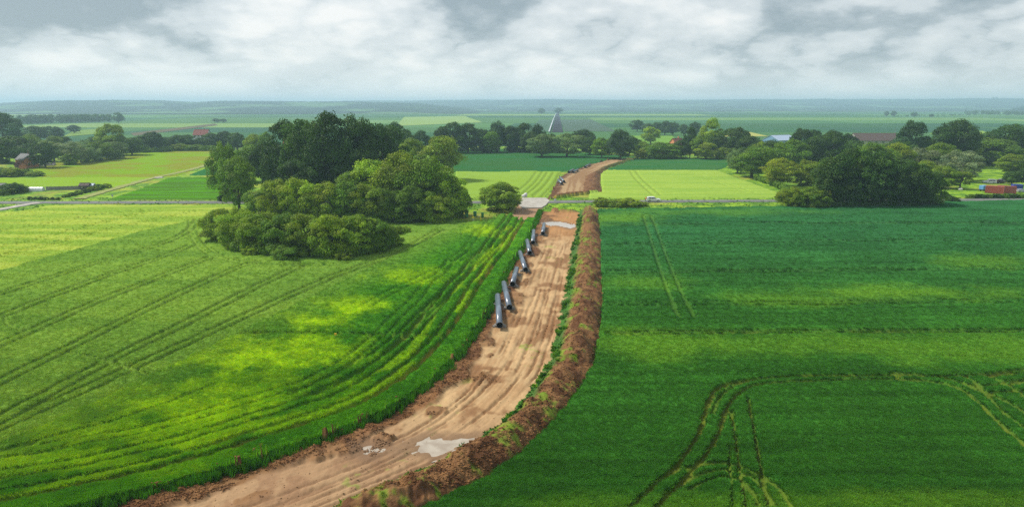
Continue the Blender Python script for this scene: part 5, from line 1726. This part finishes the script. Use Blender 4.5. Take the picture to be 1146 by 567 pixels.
bale(1059, 212.8, (2.2, 1.2, 1.0), 'white sack lying under the olive garden tree')
bale(1075, 213.2, (1.6, 1.0, .9), 'white sack lying under the small open garden tree')
bale(585.8, 222.3, (1.2, 1.0, 1.1), 'left white sack on the far side of the gravel crossing').location.z += 0.4
bale(588.2, 221.9, (1.3, 1.1, 1.6), 'right white sack on the far side of the gravel crossing').location.z += 0.4

# posts and markers
M_YEL = paint('yellow_sign', (0.75, 0.52, 0.02), 0.5, grime=0.1)
M_WPOST = paint('white_post', (0.7, 0.7, 0.68), 0.5, grime=0.15)
M_ORANGE = paint('yellow_marker', (0.8, 0.48, 0.02), 0.6, grime=0.1)
x, y = ground(621.2, 226.4)
t = empty('marker_post', (x, y, 0.1), 0, label='white marker post with yellow cap at the road crossing', category='post')
MB().box((0, 0, 0.65), (0.7, 0.3, 1.3), bevel=0.04).build('shaft', M_WPOST, t)
MB().box((0, 0, 1.72), (0.85, 0.40, 0.8), bevel=0.06).build('cap', M_YEL, t)
x, y = ground(376, 383.5)
t = empty('field_marker', (x, y, 0), 0, label='small orange yellow marker standing in the gap of the wheat', category='marker')
MB().tube([(0, 0, 0), (0, 0, 1.25)], 0.03, 8).build('stake', M_TIMBER, t)
MB().box((0, 0, 1.35), (0.36, 0.12, 0.30), bevel=0.03).build('plate', M_ORANGE, t)
x, y = ground(126.5, 224.5)
t = empty('road_sign', (x, y, 0), 0, label='small grey sign on a post at the farm track', category='sign')
MB().tube([(0, 0, 0), (0, 0, 2.2)], 0.05, 8).build('post', M_RIM, t)
MB().box((0, -0.06, 1.9), (0.7, 0.05, 0.7), bevel=0.02).build('sign_plate', M_SILVER, t)
for px, base, lab in ((1000.5, 158, 'thin utility pole behind the brown barn'), (735, 150, 'thin utility pole before the far hazy row')):
    x, y = ground(px, base)
    t = empty('utility_pole', (x, y, 0), 0.3, label=lab, category='pole')
    MB().tube([(0, 0, -.3), (0, 0, 12)], [0.2, 0.13], 8).build('shaft', M_TIMBER, t)
    MB().box((0, 0, 11.3), (2.4, .15, .15)).build('crossarm', M_TIMBER, t)
# town on the far ridge
for i, (px, base, wm, hm, lab) in enumerate(((1100, 111.6, 45, 26, 'left pale block on the far right ridge'), (1112, 111.2, 70, 34, 'wide pale block on the far right ridge'), (1122, 111.6, 34, 30, 'narrow pale block on the far right ridge'), (987, 112.6, 16, 34, 'slim tower on the far ridge'))):
    Yh = 8000.0; Xh = (px - CX) / F * (Yh * CP)
    zb = float(z_at(base, Yh)) - 14
    t = empty('tower_block', (Xh, Yh, zb), 0.1, label=lab, category='building', group='buildings on the far ridge')
    MB().box((0, 0, hm / 2), (wm, 20, hm)).build('wall', M_WHITEWALL, t)
    MB().box((0, 0, hm + 1), (wm + 1, 21, 2)).build('roof', M_SLATE, t)


# ------------------------------------------------------------------ people
M_SKIN = paint('skin', (0.42, 0.25, 0.18), 0.6, grime=0.0)
M_HAIR = paint('hair', (0.03, 0.022, 0.015), 0.8)
M_VESTY = paint('yellow_workwear', (0.88, 0.74, 0.02), 0.8, grime=0.15)
M_VESTO = paint('orange_workwear', (0.80, 0.17, 0.02), 0.8, grime=0.15)
M_GREYTR = paint('light_grey_trousers', (0.6, 0.63, 0.63), 0.85, grime=0.2)
M_DARKTR = paint('dark_trousers', (0.03, 0.032, 0.04), 0.85, grime=0.2)
M_BOOT = paint('boots', (0.03, 0.02, 0.015), 0.8)
M_HELMET = paint('white_helmet', (0.75, 0.76, 0.78), 0.3, grime=0.05)


def person(loc, rz, top_mat, leg_mat, label, bend=0.0, helmet=False, armx=0.25):
    """1.78 m figure facing local +y; bend leans the trunk forward"""
    t = empty('person', loc, rz, label=label, category='person')
    t.scale = (1.08, 1.08, 1.06)
    hip = Vector((0, 0, 0.93))
    Rb = Matrix.Rotation(-bend, 3, 'X')
    up = lambda p: hip + Rb @ (Vector(p) - hip)
    J = {'pel': hip, 'waist': up((0, 0, 1.1)), 'chest': up((0, 0, 1.33)), 'neck': up((0, 0.0, 1.5)), 'headb': up((0, .02, 1.56)), 'headm': up((0, .03, 1.66)), 'headt': up((0, .02, 1.75))}
    R_ = {'pel': .155, 'waist': .14, 'chest': .165, 'neck': .06, 'headb': .075, 'headm': .098, 'headt': .07}
    E = [('pel', 'waist'), ('waist', 'chest'), ('chest', 'neck'), ('neck', 'headb'), ('headb', 'headm'), ('headm', 'headt')]
    for s, n in ((-1, 'l'), (1, 'r')):
        J['hip' + n] = Vector((s * .10, 0, .86)); J['kn' + n] = Vector((s * .13, .05 + .12 * bend, .48)); J['an' + n] = Vector((s * .14, -.02, .09)); J['toe' + n] = Vector((s * .16, .16, .04))
        J['sh' + n] = up((s * .19, 0, 1.43)); J['el' + n] = up((s * (.24 + armx * .2), .03 + armx * .1, 1.15)); J['wr' + n] = up((s * (.22 + armx * .1), .14 + armx * .45, .95 + armx * .1)); J['pa' + n] = up((s * (.21 + armx * .1), .18 + armx * .52, .87 + armx * .1))
        for k, v in (('hip', .095), ('kn', .065), ('an', .048), ('toe', .045), ('sh', .075), ('el', .05), ('wr', .034), ('pa', .04)):
            R_[k + n] = v
        E += [('pel', 'hip' + n), ('hip' + n, 'kn' + n), ('kn' + n, 'an' + n), ('an' + n, 'toe' + n), ('chest', 'sh' + n), ('sh' + n, 'el' + n), ('el' + n, 'wr' + n), ('wr' + n, 'pa' + n)]
    keys = list(J)
    me_ = bpy.data.meshes.new('body')
    me_.from_pydata([tuple(J[k]) for k in keys], [(keys.index(a), keys.index(b)) for a, b in E], [])
    o = new_obj('body', me_, t)
    sk = o.modifiers.new('skin', 'SKIN'); ss = o.modifiers.new('sub', 'SUBSURF'); ss.levels = ss.render_levels = 2
    for i, k in enumerate(keys):
        o.data.skin_vertices[0].data[i].radius = (R_[k], R_[k])
        o.data.skin_vertices[0].data[i].use_root = (k == 'pel')
    dg = bpy.context.evaluated_depsgraph_get()
    ev = bpy.data.meshes.new_from_object(o.evaluated_get(dg))
    o.modifiers.clear(); o.data = ev
    bm_ = bmesh.new(); bm_.from_mesh(ev)
    # five fingers on each hand
    for n, s in (('l', -1), ('r', 1)):
        pa = J['pa' + n]; d = (pa - J['wr' + n]).normalized(); side = d.cross(Vector((s, 0, 0.2))).normalized()
        mbx = MB(); mbx.bm.free(); mbx.bm = bm_
        for f in range(4):
            b0 = pa + side * (f - 1.5) * .021; L_ = (.075, .085, .08, .062)[f]
            cur = Vector((-s, 0, 0)) * .02
            mbx.tube([b0, b0 + d * L_ * .55, b0 + d * L_ + cur], [.0095, .009, .007], 6)
        mbx.tube([pa - d * .03 + side * .03, pa + side * .06 + d * .005, pa + side * .065 + d * .035], [.012, .011, .008], 6)
    for mt in (M_SKIN, top_mat, leg_mat, M_BOOT):
        ev.materials.append(mt)
    inv = Rb.inverted()
    for f in bm_.faces:
        c_ = f.calc_center_median(); u = hip + inv @ (c_ - hip)
        arm = abs(u.x) > .2 and u.z < 1.3
        if c_.z < .13:
            f.material_index = 3
        elif c_.z < .9 and not (arm and c_.y > .1):
            f.material_index = 2
        elif u.z > 1.5 or any((c_ - J['pa' + n]).length < .11 for n in 'lr'):
            f.material_index = 0
        else:
            f.material_index = 1
        f.smooth = True
    bm_.to_mesh(ev); bm_.free()
    hd = J['headm']
    ax = (J['headt'] - J['headb']).normalized()
    fw = (Rb @ Vector((0, 1, 0)))
    # hair or helmet, eyes, nose
    bm2 = bmesh.new(); bmesh.ops.create_uvsphere(bm2, u_segments=16, v_segments=10, radius=.118)
    bmesh.ops.bisect_plane(bm2, geom=bm2.verts[:] + bm2.edges[:] + bm2.faces[:], plane_co=(0, 0, .01), plane_no=(0, 0.35, 1), clear_inner=True)
    bmesh.ops.transform(bm2, matrix=Matrix.Translation(hd + ax * .03) @ Rb.to_4x4(), verts=bm2.verts)
    me2 = bpy.data.meshes.new('helmet'); bm2.to_mesh(me2); bm2.free(); me2.materials.append(M_HELMET if helmet else M_HAIR)
    new_obj('helmet' if helmet else 'hair', me2, t)
    sx_ = Vector((1, 0, 0))
    for s in (-1, 1):
        MB().tube([hd + fw * .09 + sx_ * s * .035, hd + fw * .102 + sx_ * s * .035], [.012, .008], 8).build('eye', M_TRIM, t)
        MB().tube([hd + sx_ * s * .09 - ax * .01, hd + sx_ * s * .112 + ax * .005], [.028, .02], 8).build('ear', M_SKIN, t)
    MB().tube([hd + fw * .09, hd + fw * .118 - ax * .03], [.012, .017], 6).build('nose', M_SKIN, t)
    MB().tube([hd + fw * .095 - ax * .058 - sx_ * .025, hd + fw * .095 - ax * .058 + sx_ * .025], .006, 6).build('mouth', M_DOOR, t)
    return t


x, y = ground(722.6, 227.0)
person((x, y, 0.36), math.radians(-80), M_VESTO, M_DARKTR, 'person in orange workwear standing at the rear of the white car')
x, y = ground(529.5, 248.2)
person((x, y, 0.1), math.radians(200), M_VESTY, M_GREYTR, 'person in yellow vest and light trousers standing by the copse corner')
x, y = ground(538.2, 248.2)
person((x, y, 0.1), math.radians(120), M_VESTY, M_VESTY, 'person in full yellow workwear and white helmet bending forward', bend=0.75, helmet=True, armx=0.6)
# green barrels and frame beside the workers
M_GREEN = paint('green_plastic', (0.04, 0.26, 0.07), 0.5, grime=0.2)


def crate(px, py, s, mat, label, name='crate'):
    x, y = ground(px, py)
    t = empty(name, (x, y, 0.1), random.uniform(-.2, .2), label=label, category='crate')
    MB().box((0, 0, s[2] / 2), s, bevel=0.04).build('box', mat, t)
    MB().box((0, 0, s[2] + 0.04), (s[0] + .06, s[1] + .06, .1), bevel=0.02).build('lid', mat, t)
    for k in (-1, 1):
        MB().box((k * s[0] * .3, -s[1] / 2 - .03, s[2] * .5), (.08, .06, s[2] * .9)).build('rib', mat, t)


crate(522.3, 243.2, (1.0, 0.9, 1.3), M_GREEN, 'green crate left of the standing yellow vested person')
crate(531.6, 242.0, (1.0, 0.9, 1.4), M_GREEN, 'green crate standing between the two yellow clad people')
crate(540.0, 243.2, (0.8, 0.7, 1.3), M_GREEN, 'green crate right of the bending person')

# ------------------------------------------------------------------ haze: one closed box of thin even air
hv = new_obj('haze', MB().box((0, 5250, 64), (29000, 19700, 134)).mesh('haze', bpy.data.materials.new('haze_air')), kind='stuff', label='thin pale haze over the plain')
hm_ = hv.data.materials[0]
hm_.use_nodes = True
for n in list(hm_.node_tree.nodes):
    hm_.node_tree.nodes.remove(n)
w = NT(hm_.node_tree)
pv = w.n('ShaderNodeVolumePrincipled', {'Color': (0.58, 0.82, 1.0, 1), 'Density': 0.00020, 'Anisotropy': 0.15})
w.t.links.new(pv.outputs[0], w.n('ShaderNodeOutputMaterial').inputs['Volume'])
